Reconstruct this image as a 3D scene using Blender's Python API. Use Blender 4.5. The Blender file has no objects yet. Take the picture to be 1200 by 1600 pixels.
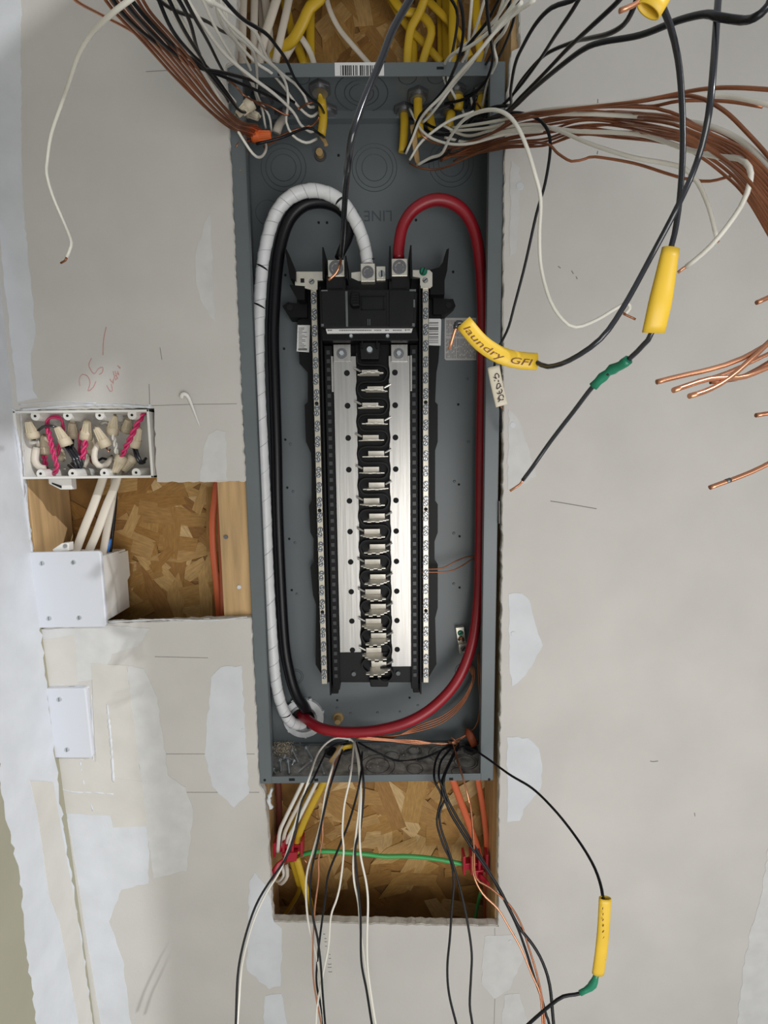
import bpy, bmesh, math, random
from mathutils import Vector, Matrix
from mathutils.geometry import tessellate_polygon
random.seed(7)
SC = bpy.context.scene
COL = SC.collection
# ------------------------------------------------------------------ camera
F_PX = 740.0
CAM = Vector((0.0133, -0.6824, -0.0028))
PITCH, YAW, ROLL = -0.1182, -0.0048, 0.0113
ROT = Matrix.Rotation(YAW, 3, 'Z') @ Matrix.Rotation(PITCH, 3, 'X') @ Matrix.Rotation(ROLL, 3, 'Y')
cam_data = bpy.data.cameras.new('camera')
cam_data.sensor_fit = 'VERTICAL'
cam_data.sensor_height = 36.0
cam_data.lens = 36.0 * F_PX / 1600.0
cam_data.clip_start = 0.01
cam = bpy.data.objects.new('camera', cam_data)
COL.objects.link(cam)
cam.matrix_world = Matrix.Translation(CAM) @ (ROT @ Matrix.Rotation(math.pi / 2, 3, 'X')).to_4x4()
SC.camera = cam
# ------------------------------------------------------------------ light
SC.view_settings.view_transform = 'Standard'
SC.view_settings.look = 'None'
SC.view_settings.gamma = 1.0
SC.view_settings.use_curve_mapping = False
SC.view_settings.exposure = -0.06
world = bpy.data.worlds.new('daylight')
SC.world = world
world.use_nodes = True
bg = world.node_tree.nodes['Background']
bg.inputs[0].default_value = (0.93, 0.97, 1.0, 1)
bg.inputs[1].default_value = 0.41
SUN_DIR = Vector((-0.70, 0.52, -0.49)).normalized()
sun_data = bpy.data.lights.new('sun', 'SUN')
sun_data.energy = 1.75
sun_data.angle = 0.012
sun_data.color = (0.97, 0.98, 1.0)
sun = bpy.data.objects.new('sun', sun_data)
COL.objects.link(sun)
sun.rotation_euler = SUN_DIR.to_track_quat('-Z', 'Y').to_euler()
fill_data = bpy.data.lights.new('low_fill_light', 'AREA')  # added fill lamp, standing in for sunlight bounced up off the floor
fill_data.shape = 'RECTANGLE'
fill_data.size, fill_data.size_y = 0.9, 0.9
fill_data.energy = 11.5
fill_data.color = (1.0, 0.97, 0.935)
fill_lamp = bpy.data.objects.new('low_fill_light', fill_data)
COL.objects.link(fill_lamp)
fill_lamp.location = (0.45, -1.2, -0.45)
fill_lamp.rotation_euler = (Vector((0.20, 0, -0.35)) - fill_lamp.location).to_track_quat('-Z', 'Y').to_euler()


# ------------------------------------------------------------------ materials
def mat(name, col, rough=0.6, metal=0.0, var=0.0, scale=30.0, bump=0.0, bscale=None, stretch=None, objvar=None, spec=None):
    m = bpy.data.materials.new(name)
    m.use_nodes = True
    nt = m.node_tree
    b = nt.nodes['Principled BSDF']
    b.inputs['Base Color'].default_value = (*col, 1)
    b.inputs['Roughness'].default_value = rough
    b.inputs['Metallic'].default_value = metal
    if spec is not None:
        b.inputs['Specular IOR Level'].default_value = spec
    tc = nt.nodes.new('ShaderNodeTexCoord')
    mp = nt.nodes.new('ShaderNodeMapping')
    nt.links.new(tc.outputs['Object'], mp.inputs[0])
    if stretch:
        mp.inputs['Scale'].default_value = stretch
    last = None
    if objvar:
        oi = nt.nodes.new('ShaderNodeObjectInfo')
        rp = nt.nodes.new('ShaderNodeValToRGB')
        el = rp.color_ramp.elements
        el[0].color, el[1].color = (*objvar[0], 1), (*objvar[-1], 1)
        for k, c in enumerate(objvar[1:-1]):
            e = el.new((k + 1) / (len(objvar) - 1))
            e.color = (*c, 1)
        nt.links.new(oi.outputs['Random'], rp.inputs[0])
        last = rp.outputs[0]
    if var:
        n = nt.nodes.new('ShaderNodeTexNoise')
        n.inputs['Scale'].default_value = scale
        n.inputs['Detail'].default_value = 6
        nt.links.new(mp.outputs[0], n.inputs[0])
        mr = nt.nodes.new('ShaderNodeMapRange')
        mr.inputs[1].default_value, mr.inputs[2].default_value = 0.3, 0.7
        mr.inputs[3].default_value, mr.inputs[4].default_value = 1 - var, 1 + var
        nt.links.new(n.outputs[0], mr.inputs[0])
        mx = nt.nodes.new('ShaderNodeMix')
        mx.data_type = 'RGBA'
        mx.blend_type = 'MULTIPLY'
        mx.inputs[0].default_value = 1
        if last:
            nt.links.new(last, mx.inputs[6])
        else:
            mx.inputs[6].default_value = (*col, 1)
        nt.links.new(mr.outputs[0], mx.inputs[7])
        last = mx.outputs[2]
    if last:
        nt.links.new(last, b.inputs['Base Color'])
    if bump:
        n2 = nt.nodes.new('ShaderNodeTexNoise')
        n2.inputs['Scale'].default_value = bscale or scale
        n2.inputs['Detail'].default_value = 5
        nt.links.new(mp.outputs[0], n2.inputs[0])
        bp = nt.nodes.new('ShaderNodeBump')
        bp.inputs['Strength'].default_value = bump
        bp.inputs['Distance'].default_value = 0.002
        nt.links.new(n2.outputs[0], bp.inputs['Height'])
        nt.links.new(bp.outputs[0], b.inputs['Normal'])
    return m


DRY = mat('drywall_paper', (0.55, 0.532, 0.505), 0.85, var=0.05, scale=9, bump=0.12, bscale=180)
GREENDRY = mat('drywall_tan_paper', (0.33, 0.315, 0.235), 0.85, var=0.05, scale=9)
GYPSUM = mat('gypsum_core', (0.60, 0.58, 0.54), 0.95, var=0.22, scale=60, bump=0.6, bscale=140)
MUD = mat('joint_compound', (0.61, 0.63, 0.66), 0.8, var=0.05, scale=25, bump=0.25, bscale=60)
MUDF = mat('thin_joint_compound', (0.585, 0.585, 0.575), 0.82, var=0.06, scale=40, bump=0.15, bscale=80)
TAPE = mat('paper_joint_tape', (0.585, 0.565, 0.525), 0.85, var=0.05, scale=20, bump=0.15, bscale=60)
PENCIL = mat('pencil', (0.25, 0.23, 0.22), 0.9)
REDPENCIL = mat('red_pencil', (0.50, 0.27, 0.26), 0.9)
STUD = mat('pine_stud', (0.50, 0.33, 0.16), 0.75, var=0.25, scale=6, stretch=(12, 12, 1.0), bump=0.2, bscale=8)
OSB = mat('osb_board', (0.27, 0.14, 0.04), 0.8, var=0.35, scale=25, bump=0.3)
STRAND = mat('osb_strand', (0.4, 0.24, 0.1), 0.7, var=0.22, scale=14, stretch=(4, 1, 28),
             objvar=[(0.22, 0.098, 0.022), (0.38, 0.21, 0.06), (0.31, 0.155, 0.036), (0.50, 0.315, 0.12), (0.27, 0.125, 0.028), (0.42, 0.24, 0.07), (0.58, 0.40, 0.19), (0.34, 0.175, 0.045)])
PAINT = mat('grey_enamel', (0.122, 0.141, 0.150), 0.42, var=0.10, scale=7)
GROOVE_SHADE = mat('grey_groove_shade', (0.060, 0.075, 0.084), 0.5)  # darker grey paints in the shade of grooves and stamped letters
DUSTY = mat('dusty_grey_enamel', (0.40, 0.39, 0.365), 0.7, var=0.6, scale=55)
DARKHOLE = mat('dark_hole', (0.006, 0.006, 0.007), 0.9)
BLACKP = mat('black_plastic', (0.0045, 0.0047, 0.0054), 0.48, spec=0.2, var=0.15, scale=20)
BLACKP2 = mat('black_plastic_satin', (0.008, 0.0084, 0.0092), 0.5, spec=0.24, var=0.2, scale=30)
TEETH = mat('rail_teeth_plastic', (0.026, 0.028, 0.031), 0.4)
GREYEDGE = mat('grey_plastic_edge', (0.11, 0.118, 0.125), 0.4)
ALU = mat('brushed_aluminium', (0.45, 0.44, 0.42), 0.36, metal=0.95, var=0.10, scale=5, stretch=(40, 40, 1.5), bump=0.08, bscale=6)
TIN = mat('tinned_metal', (0.72, 0.69, 0.60), 0.38, metal=0.7, var=0.12, scale=60)
STABM = mat('tinned_stab', (0.86, 0.82, 0.74), 0.45, metal=0.5, var=0.12, scale=60)
NBAR = mat('neutral_bar_metal', (0.56, 0.53, 0.45), 0.36, metal=0.6, var=0.15, scale=40)
ZINC = mat('zinc_screw', (0.60, 0.64, 0.66), 0.28, metal=0.8)
STEEL = mat('steel', (0.42, 0.43, 0.44), 0.35, metal=0.9, var=0.1, scale=80)
DKSTEEL = mat('dark_steel', (0.20, 0.20, 0.21), 0.4, metal=0.8)
GREENSC = mat('green_screw', (0.01, 0.17, 0.10), 0.3, metal=0.3)
COPPER = mat('bare_copper', (0.36, 0.145, 0.075), 0.38, metal=0.75, var=0.2, scale=40)
COPPERB = mat('bright_copper', (0.66, 0.31, 0.18), 0.3, metal=0.85, var=0.12, scale=60)
WHITEW = mat('white_insulation', (0.80, 0.78, 0.71), 0.42, var=0.05, scale=15)
BLACKW = mat('black_insulation', (0.006, 0.0065, 0.009), 0.36, spec=0.3)
GREYW = mat('greyish_black_insulation', (0.013, 0.015, 0.021), 0.20, spec=0.8)
WTAPE = mat('white_tape', (0.74, 0.75, 0.76), 0.38, var=0.06, scale=30)
TAPEEDGE = mat('tape_edge_grey', (0.46, 0.47, 0.49), 0.5)
BLACKC = mat('black_service_jacket', (0.005, 0.005, 0.007), 0.34, spec=0.3)
REDC = mat('red_service_jacket', (0.27, 0.008, 0.017), 0.36, var=0.15, scale=30)
YELLOW = mat('yellow_jacket', (0.62, 0.40, 0.022), 0.42, var=0.10, scale=25)
YSLEEVE = mat('yellow_sleeve', (0.72, 0.47, 0.035), 0.40, var=0.06, scale=30)
CREAM = mat('cream_sleeve', (0.76, 0.70, 0.56), 0.5)
WJACKET = mat('white_cable_jacket', (0.66, 0.60, 0.51), 0.5, var=0.06, scale=20)
ORANGE = mat('orange_cable', (0.62, 0.13, 0.05), 0.5)
ORANGED = mat('dark_orange_cable', (0.36, 0.08, 0.03), 0.5)
BROWNC = mat('brown_cable', (0.13, 0.03, 0.02), 0.5)
GREENW = mat('green_insulation', (0.06, 0.42, 0.12), 0.4)
GTAPE = mat('green_tape', (0.01, 0.20, 0.11), 0.35)
BLUEW = mat('blue_insulation', (0.03, 0.16, 0.5), 0.4)
PINKW = mat('magenta_insulation', (0.55, 0.03, 0.13), 0.38)
REDP = mat('red_plastic', (0.42, 0.012, 0.03), 0.4)
NUT = mat('tan_wire_nut', (0.58, 0.50, 0.36), 0.5, var=0.05, scale=50)
IVORY = mat('ivory_wire_nut', (0.64, 0.58, 0.44), 0.5)
NUTO = mat('orange_wire_nut', (0.75, 0.15, 0.03), 0.45)
BOXW = mat('white_pvc', (0.74, 0.73, 0.69), 0.42, var=0.03, scale=15)
PLATEW = mat('white_cover_plate', (0.62, 0.64, 0.69), 0.4)
STICKER = mat('white_sticker', (0.70, 0.70, 0.70), 0.45)
GSTICKER = mat('silver_sticker', (0.52, 0.51, 0.50), 0.4)
INK = mat('black_ink', (0.02, 0.02, 0.02), 0.6)
GINK = mat('grey_ink', (0.17, 0.16, 0.155), 0.6)
MARKER = mat('brown_marker', (0.16, 0.055, 0.01), 0.6)
MARKERD = mat('dark_marker', (0.05, 0.02, 0.03), 0.6)
PVCG = mat('pale_grey_ring', (0.58, 0.60, 0.61), 0.5, var=0.12, scale=60)
DUST = mat('sawdust', (0.78, 0.70, 0.56), 0.95)
CARD = mat('brown_paper_filler', (0.42, 0.28, 0.12), 0.85, var=0.2, scale=60)


# ------------------------------------------------------------------ helpers
def P(px, py, y=0.0):
    d = ROT @ Vector(((px - 600) / F_PX, 1.0, -(py - 800) / F_PX))
    return CAM + d * ((y - CAM.y) / d.y)


def spline(pts, step=0.006, rad=None):
    n = len(pts)
    if n == 2:
        return [pts[0].copy(), pts[1].copy()]
    out = []
    for i in range(n - 1):
        p1, p2 = pts[i], pts[i + 1]
        p0 = pts[i - 1] if i else p1 * 2 - p2
        p3 = pts[i + 2] if i + 2 < n else p2 * 2 - p1
        k = max(2, min(14, int((p2 - p1).length / step)))
        for j in range(k):
            t = j / k
            out.append(0.5 * ((2 * p1) + (p2 - p0) * t + (2 * p0 - 5 * p1 + 4 * p2 - p3) * t * t + (3 * p1 - p0 - 3 * p2 + p3) * t ** 3))
    out.append(pts[-1].copy())
    return out


class M:
    def __init__(s):
        s.v, s.f = [], []

    def add(s, vs, fs):
        o = len(s.v)
        s.v += [Vector(q) for q in vs]
        s.f += [tuple(i + o for i in q) for q in fs]
        return s

    def box(s, x0, x1, y0, y1, z0, z1):
        vs = [(x, y, z) for x in (x0, x1) for y in (y0, y1) for z in (z0, z1)]
        return s.add(vs, [(0, 1, 3, 2), (4, 6, 7, 5), (0, 4, 5, 1), (2, 3, 7, 6), (0, 2, 6, 4), (1, 5, 7, 3)])

    def pbox(s, a, b, c, d, y0, y1, yr=None):
        yr = y0 if yr is None else yr
        p, q = P(a, (b + d) / 2, yr), P(c, (b + d) / 2, yr)
        t, u = P((a + c) / 2, b, yr), P((a + c) / 2, d, yr)
        return s.box(p.x, q.x, y0, y1, u.z, t.z)

    def wprism(s, xz, y0, y1):
        n = len(xz)
        ar = sum(xz[i][0] * xz[(i + 1) % n][1] - xz[(i + 1) % n][0] * xz[i][1] for i in range(n))
        if ar < 0:
            xz = xz[::-1]
        vs = [(x, y0, z) for x, z in xz] + [(x, y1, z) for x, z in xz]
        if n > 6:
            tr = [tuple(t) for t in tessellate_polygon([[Vector((x, z, 0)) for x, z in xz]])]
            fs = tr + [tuple(i + n for i in reversed(t)) for t in tr]
        else:
            fs = [tuple(range(n)), tuple(range(2 * n - 1, n - 1, -1))]
        fs += [(i, i + n, (i + 1) % n + n, (i + 1) % n) for i in range(n)]
        return s.add(vs, fs)

    def prism(s, pts, y0, y1, yr=None):
        yr = y0 if yr is None else yr
        w = [P(a, b, yr) for a, b in pts]
        return s.wprism([(q.x, q.z) for q in w], y0, y1)

    def cone(s, p0, p1, r0, r1, n=16, caps=True):
        p0, p1 = Vector(p0), Vector(p1)
        t = (p1 - p0).normalized()
        u = t.cross(Vector((0, 0, 1)) if abs(t.z) < 0.9 else Vector((1, 0, 0))).normalized()
        w = t.cross(u)
        vs = []
        for p, r in ((p0, r0), (p1, r1)):
            vs += [p + (u * math.cos(2 * math.pi * k / n) + w * math.sin(2 * math.pi * k / n)) * r for k in range(n)]
        fs = [(k, (k + 1) % n, n + (k + 1) % n, n + k) for k in range(n)]
        if caps:
            fs += [tuple(range(n - 1, -1, -1)), tuple(range(n, 2 * n))]
        return s.add(vs, fs)

    def tube(s, pts, r, n=8, flat=1.0, caps=True, step=0.006, raw=False):
        q = pts if raw else spline([Vector(p) for p in pts], step)
        L = [0.0]
        for i in range(1, len(q)):
            L.append(L[-1] + (q[i] - q[i - 1]).length)
        T = L[-1] or 1
        vs = []
        u = None
        for i, p in enumerate(q):
            t = (q[min(i + 1, len(q) - 1)] - q[max(i - 1, 0)])
            t = t.normalized() if t.length > 1e-9 else Vector((0, 0, 1))
            if flat != 1.0:
                nu = t.cross(Vector((0, 1, 0)))
                if nu.length < 0.25 and u is not None:
                    nu = u - t * u.dot(t)
                elif nu.length < 1e-6:
                    nu = t.cross(Vector((0, 0, 1)))
                if u is not None and nu.dot(u) < 0:
                    nu = -nu
            else:
                nu = (u - t * u.dot(t)) if u is not None else t.cross(Vector((0, 1, 0)) if abs(t.y) < 0.9 else Vector((1, 0, 0)))
            u = nu.normalized()
            w = u.cross(t)
            rr = r(L[i] / T) if callable(r) else r
            vs += [p + u * (math.cos(2 * math.pi * k / n) * rr) + w * (math.sin(2 * math.pi * k / n) * rr * flat) for k in range(n)]
        m = len(q)
        fs = [(i * n + k, i * n + (k + 1) % n, (i + 1) * n + (k + 1) % n, (i + 1) * n + k) for i in range(m - 1) for k in range(n)]
        if caps:
            fs += [tuple(range(n - 1, -1, -1)), tuple(range((m - 1) * n, m * n))]
        return s.add(vs, fs)

    def torus(s, c, R, r, axis='y', n=32, k=6):
        vs, c = [], Vector(c)
        for i in range(n):
            a = 2 * math.pi * i / n
            for j in range(k):
                b = 2 * math.pi * j / k
                d, h = R + r * math.cos(b), r * math.sin(b)
                vs.append(c + (Vector((d * math.cos(a), h, d * math.sin(a))) if axis == 'y' else Vector((d * math.cos(a), d * math.sin(a), h))))
        return s.add(vs, [(i * k + j, i * k + (j + 1) % k, ((i + 1) % n) * k + (j + 1) % k, ((i + 1) % n) * k + j) for i in range(n) for j in range(k)])

    def ring(s, c, r0, r1, y0, y1, n=32):
        vs, c = [], Vector(c)
        for r, y in ((r0, y0), (r1, y0), (r1, y1), (r0, y1)):
            vs += [(c.x + r * math.cos(2 * math.pi * i / n), y, c.z + r * math.sin(2 * math.pi * i / n)) for i in range(n)]
        return s.add(vs, [(a * n + i, a * n + (i + 1) % n, ((a + 1) % 4) * n + (i + 1) % n, ((a + 1) % 4) * n + i) for a in range(4) for i in range(n)])

    def disc(s, px, py, r, y0, y1, n=16, yr=None):
        c = P(px, py, y0 if yr is None else yr)
        return s.cone((c.x, y0, c.z), (c.x, y1, c.z), r, r, n)


def wl(o):
    p = Vector(o.location)
    while o.parent:
        o = o.parent
        p += Vector(o.location)
    return p


def tag(o, label=None, cat=None, group=None, kind=None):
    for k, v in (('label', label), ('category', cat), ('group', group), ('kind', kind)):
        if v:
            o[k] = v
    return o


def mesh(name, m, material, org, smooth):
    me = bpy.data.meshes.new(name)
    me.from_pydata([tuple(q - org) for q in m.v], [], m.f)
    bm = bmesh.new()
    bm.from_mesh(me)
    bmesh.ops.recalc_face_normals(bm, faces=bm.faces)
    bm.to_mesh(me)
    bm.free()
    if smooth:
        for p in me.polygons:
            p.use_smooth = len(p.vertices) == 4
    me.materials.append(material)
    return me


def obj(name, m, material, parent=None, label=None, cat=None, group=None, kind=None, smooth=False, bevel=0.0, solid=0.0):
    if parent:
        org = wl(parent)
    else:
        k = min(range(len(m.v)), key=lambda i: m.v[i].z)
        org = m.v[k].copy()
    me = mesh(name, m, material, org, smooth)
    o = bpy.data.objects.new(name, me)
    COL.objects.link(o)
    if parent:
        o.parent = parent
    else:
        o.location = org
    if solid:
        md = o.modifiers.new('solidify', 'SOLIDIFY')
        md.thickness = solid
        md.offset = 0
    if bevel:
        md = o.modifiers.new('bevel', 'BEVEL')
        md.width = bevel
        md.segments = 2
        md.limit_method = 'ANGLE'
    return tag(o, label, cat, group, kind)


def thing(name, loc, label, cat, group=None):
    o = bpy.data.objects.new(name, None)
    o.empty_display_size = 0.02
    COL.objects.link(o)
    o.location = loc
    return tag(o, label, cat, group)


def inst(name, me, loc, parent=None, rot=None, scale=None):
    o = bpy.data.objects.new(name, me)
    COL.objects.link(o)
    if parent:
        o.parent = parent
        o.location = Vector(loc) - wl(parent)
    else:
        o.location = loc
    if rot:
        o.rotation_euler = rot
    if scale:
        o.scale = scale
    return o


_tx = {}


def text_geo(s, shear=0.0):
    if (s, shear) not in _tx:
        c = bpy.data.curves.new('writing', 'FONT')
        c.body = s
        c.size = 1.0
        c.shear = shear
        c.resolution_u = 3
        o = bpy.data.objects.new('writing', c)
        COL.objects.link(o)
        dg = bpy.context.evaluated_depsgraph_get()
        me = bpy.data.meshes.new_from_object(o.evaluated_get(dg))
        vs = [(v.co.x, v.co.y) for v in me.vertices]
        fs = [tuple(p.vertices) for p in me.polygons]
        bpy.data.objects.remove(o)
        bpy.data.meshes.remove(me)
        bpy.data.curves.remove(c)
        x0, x1 = min(v[0] for v in vs), max(v[0] for v in vs)
        _tx[(s, shear)] = ([(v[0] - x0, v[1]) for v in vs], fs, x1 - x0)
    return _tx[(s, shear)]


def flat_text(m, s, px, py, y, width, ang=0.0, sy=1.0):
    """text in a plane of constant y, its lower left at the pixel point, width in metres"""
    vs, fs, w = text_geo(s)
    k = width / w
    c, sn = math.cos(ang), math.sin(ang)
    o = P(px, py, y)
    m.add([(o.x + (a * c - b * sy * sn) * k, y, o.z + (a * sn + b * sy * c) * k) for a, b in vs], fs)


def strokes(m, lines, y, r=0.0005, n=5):
    for ln in lines:
        m.tube([P(a, b, y) for a, b in ln], r, n=n, step=0.003)


def path(pts, ys):
    """pixel points with depths: ys key values spread evenly over the points, or one per point"""
    n = len(pts)
    out = []
    for i, (a, b) in enumerate(pts):
        if len(ys) == n:
            y = ys[i]
        else:
            t = i / (n - 1) * (len(ys) - 1)
            k = min(int(t), len(ys) - 2)
            y = ys[k] + (ys[k + 1] - ys[k]) * (t - k)
        out.append(P(a, b, y))
    return out


PATHS = {}


def wire(name, *a, **k):
    o = wire_(name, *a, **k)
    PATHS[o.name] = a[0]
    return o


def wire_(name, pts, ys, d, material, label, group=None, cat='wire', tip=None, tip0=None, flat=1.0, n=8, extra=None, tipmat=None):
    """a conductor; tip / tip0 are bare copper ends given as further pixel points with depths (px, py, y)"""
    q = path(pts, ys)
    m = M().tube(q, d / 2, n=n, flat=flat)
    if not (tip or tip0 or extra):
        return obj(name, m, material, None, label, cat, group, smooth=True)
    t = thing(name, q[0], label, cat, group)
    obj('insulation', m, material, t, smooth=True)
    for tp, e in ((tip, q[-1]), (tip0, q[0])):
        if tp:
            c = M().tube([e] + [P(*k) for k in tp], d * 0.33, n=8, step=0.004)
            obj('copper_tip', c, tipmat or COPPERB, t, label='bare copper end of the wire', smooth=True)
    return t


def sleeve(parent, pts, ys, half_w, thick, material, name='label_sleeve', label=None):
    """flattened piece of cable jacket pushed over a wire"""
    q = path(pts, ys)
    m = M().tube(q, half_w if callable(half_w) else (lambda t: half_w), n=20, flat=thick, caps=False, step=0.004)
    return obj(name, m, material, parent, label=label, smooth=True, solid=0.0009), q


def jag(pts, amp=2.0, step=9.0, seed=1):
    """pixel polygon with its long edges broken up"""
    rnd = random.Random(seed)
    out = []
    for i, a in enumerate(pts):
        b = pts[(i + 1) % len(pts)]
        L = math.hypot(b[0] - a[0], b[1] - a[1])
        k = max(1, int(L / step))
        for j in range(k):
            t = j / k
            e = amp if j else amp * 0.3
            out.append((a[0] + (b[0] - a[0]) * t + rnd.uniform(-e, e), a[1] + (b[1] - a[1]) * t + rnd.uniform(-e, e)))
    return out


# ================================================================== the setting
YF = -0.006                      # drywall face; the panel's flange is at y = 0


def xl(z):                       # left corner of the room: the side wall leans a little
    return -0.500 + max(0.0, 0.05 - z) * 0.0335


hole = [(371, -48), (369, 0), (366, 93), (352.5, 101), (359, 250), (369.5, 480), (376.5, 640), (382, 752),
        (245, 752), (241, 637), (20, 640), (31, 752), (36, 850), (46, 984), (170, 974), (391, 966),
        (397, 1080), (404, 1226), (413, 1240), (426, 1441), (779, 1448), (781, 1225), (784, 1000), (787, 700),
        (787, 480), (789, 250), (793, 150), (800, 80), (813, 74), (813, 0), (813.5, -48)]
hp = jag(hole[:-1] + [hole[-1]], 1.1, 8, 3)
hp = [q for q in hp if not (q[1] < -42 and 378 < q[0] < 806)]
hw = [P(a, b, YF) for a, b in hp]
hw = [(q.x, q.z) for q in hw]
outer = [((hw[0][0] + hw[-1][0]) / 2 - .0006, hw[0][1] + .0005), ((hw[0][0] + hw[-1][0]) / 2 - .0006, 1.0), (-0.53, 1.0), (-0.53, -1.4), (1.5, -1.4), (1.5, 1.0), ((hw[0][0] + hw[-1][0]) / 2, 1.0), ((hw[0][0] + hw[-1][0]) / 2, hw[0][1] + .0005)]
# walk: top of slot, left side of the hole downwards ... back up the right side, then round the sheet
poly = hw + outer[::-1]
tri = tessellate_polygon([[Vector((a, b, 0)) for a, b in poly]])
npl = len(poly)
wm = M().add([(a, YF, b) for a, b in poly] + [(a, YF + .0127, b) for a, b in poly],
             [tuple(t_) for t_ in tri] + [tuple(i + npl for i in reversed(t_)) for t_ in tri] + [(i, (i + 1) % npl, (i + 1) % npl + npl, i + npl) for i in range(npl)])
wall = obj('wall_back', wm, DRY, kind='structure', label='grey drywall around the recessed panel')
zz = (1.0, .05, -1.4)
wl_m = M().add([(xl(z) - d, y, z) for z in zz for d in (0, .013) for y in (-1.3, YF + .001)],
               [(0, 1, 5, 4), (4, 5, 9, 8), (2, 3, 7, 6), (6, 7, 11, 10), (0, 2, 6, 4), (4, 6, 10, 8), (1, 3, 7, 5), (5, 7, 11, 9), (0, 1, 3, 2), (8, 9, 11, 10)])
wall_left = obj('wall_left', wl_m, GREENDRY, kind='structure', label='tan drywall of the side wall at the left corner')
# right side of the room, out of the frame, with the window the sun comes through
XR = 1.5
wr = M()
Y0, Y1, Z0, Z1 = -3.4, -1.375, -0.6, 1.50
wr.box(XR, XR + 0.1, Y1, 0.1, -1.4, 1.9).box(XR, XR + 0.1, -4.2, Y0, -1.4, 1.9)
wr.box(XR, XR + 0.1, Y0, Y1, -1.4, Z0).box(XR, XR + 0.1, Y0, Y1, Z1, 1.9)
obj('wall_right', wr, DRY, kind='structure', label='room side wall with a window opening')
wf = M()
wf.box(XR - 0.012, XR, Y0 - 0.06, Y1 + 0.06, Z1, Z1 + 0.06).box(XR - 0.012, XR, Y0 - 0.06, Y1 + 0.06, Z0 - 0.06, Z0)
wf.box(XR - 0.012, XR, Y0 - 0.06, Y0, Z0, Z1).box(XR - 0.012, XR, Y1, Y1 + 0.06, Z0, Z1)
obj('window_1', wf, BOXW, kind='structure', label='white window trim on the side wall')

# gypsum core along the cut edge: crumbly strip
gy = M()
for seg in (hp[:],):
    for i in range(len(seg) - 1):
        a, b = seg[i], seg[i + 1]
        if abs(a[0] - b[0]) + abs(a[1] - b[1]) > 60:
            continue
        p, q = P(*a, YF), P(*b, YF)
        d = Vector((q.x - p.x, 0, q.z - p.z))
        if d.length < 1e-5:
            continue
        nrm = Vector((-d.z, 0, d.x)).normalized() * 0.0008
        y0, y1 = YF + 0.0012, YF + 0.0118
        k = random.uniform(0.4, 1.5)
        for sgn in (1,):
            vs = [(p.x, y0, p.z), (q.x, y0, q.z), (q.x, y1, q.z), (p.x, y1, p.z)]
            vs = [Vector(v) + nrm * k * sgn for v in vs] + [Vector(v) - nrm * 0.5 for v in vs]
            gy.add(vs, [(0, 1, 2, 3), (7, 6, 5, 4), (0, 4, 5, 1), (1, 5, 6, 2), (2, 6, 7, 3), (3, 7, 4, 0)])
obj('gypsum_edge', gy, GYPSUM, wall, kind='stuff', label='crumbly white gypsum along the cut edges')


def patch(pts, material=MUD, name='joint_compound', t=0.0005, amp=1.6, step=8, seed=1, lift=0.0, label=None):
    return obj(name, M().prism(jag(pts, amp, step, seed), YF - t - lift, YF + 0.0005, YF), material, wall, label=label)


# right side spackle
patch([(794, 928), (815, 927), (827, 938), (836, 975), (848, 1008), (835, 1034), (815, 1060), (800, 1072), (796, 1050)], seed=2)
patch([(792, 1151), (825, 1153), (842, 1170), (847, 1195), (845, 1230), (830, 1250), (818, 1264), (812, 1282), (792, 1284)], seed=3)
patch([(795, 640), (808, 652), (822, 690), (838, 745), (812, 758), (793, 764)], MUDF, seed=4)
patch([(798, 250), (812, 262), (812, 330), (806, 395), (796, 400)], MUDF, seed=5)
patch([(757, 1462), (806, 1459), (818, 1495), (796, 1545), (772, 1560), (752, 1535)], MUDF, seed=6)
patch([(788, 1555), (812, 1552), (826, 1600), (820, 1650), (780, 1650)], MUDF, seed=7)
patch([(1200, 1325), (1190, 1395), (1172, 1455), (1160, 1520), (1152, 1600), (1146, 1660), (1240, 1660), (1240, 1320)], MUDF, seed=40)
# left side spackle
patch([(306, 398), (320, 348), (330, 334), (332, 420), (336, 502), (318, 478), (306, 440)], MUDF, seed=8)
patch([(318, 702), (326, 680), (338, 672), (353, 675), (355, 750), (312, 753)], MUDF, seed=9)
patch([(330, 1058), (345, 1042), (377, 1040), (381, 1100), (389, 1240), (366, 1262), (332, 1228), (320, 1180)], MUD, seed=10)
patch([(390, 1376), (398, 1362), (418, 1386), (428, 1440), (441, 1450), (438, 1540), (420, 1545), (386, 1515)], MUD, seed=11)
patch([(414, 1556), (440, 1552), (450, 1600), (455, 1660), (410, 1660)], MUD, seed=12)
# corner compound and paper tape, back-wall side
patch([(-40, -60), (32, -60), (33, 120), (34, 250), (38, 340), (46, 420), (54, 500), (56, 520), (48, 560), (52, 610), (60, 622), (28, 628), (5, 420), (-30, 100)], MUD, seed=13, amp=1.2, label='pale compound band feathered along the corner')
patch([(33, 645), (40, 760), (30, 860), (44, 985), (60, 1075), (118, 1075), (140, 1180), (150, 1250), (215, 1248), (233, 1290), (232, 1380), (190, 1390),
       (170, 1440), (192, 1500), (205, 1600), (215, 1660), (165, 1660), (146, 1585), (120, 1420), (97, 1262), (75, 1080), (58, 940), (38, 740)], MUD, seed=14, t=0.0004)
patch([(46, 985), (165, 976), (235, 982), (215, 1010), (175, 1022), (160, 1060), (60, 1075)], MUDF, seed=15, t=0.0007, amp=1)
patch([(64, 1000), (118, 992), (122, 1070), (70, 1078)], TAPE, 'paper_tape', 0.0010, 0.5, 12, 16)
patch([(143, 1036), (198, 1040), (230, 1290), (178, 1292), (150, 1190)], TAPE, 'paper_tape', 0.0010, 0.6, 12, 17)
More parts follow.
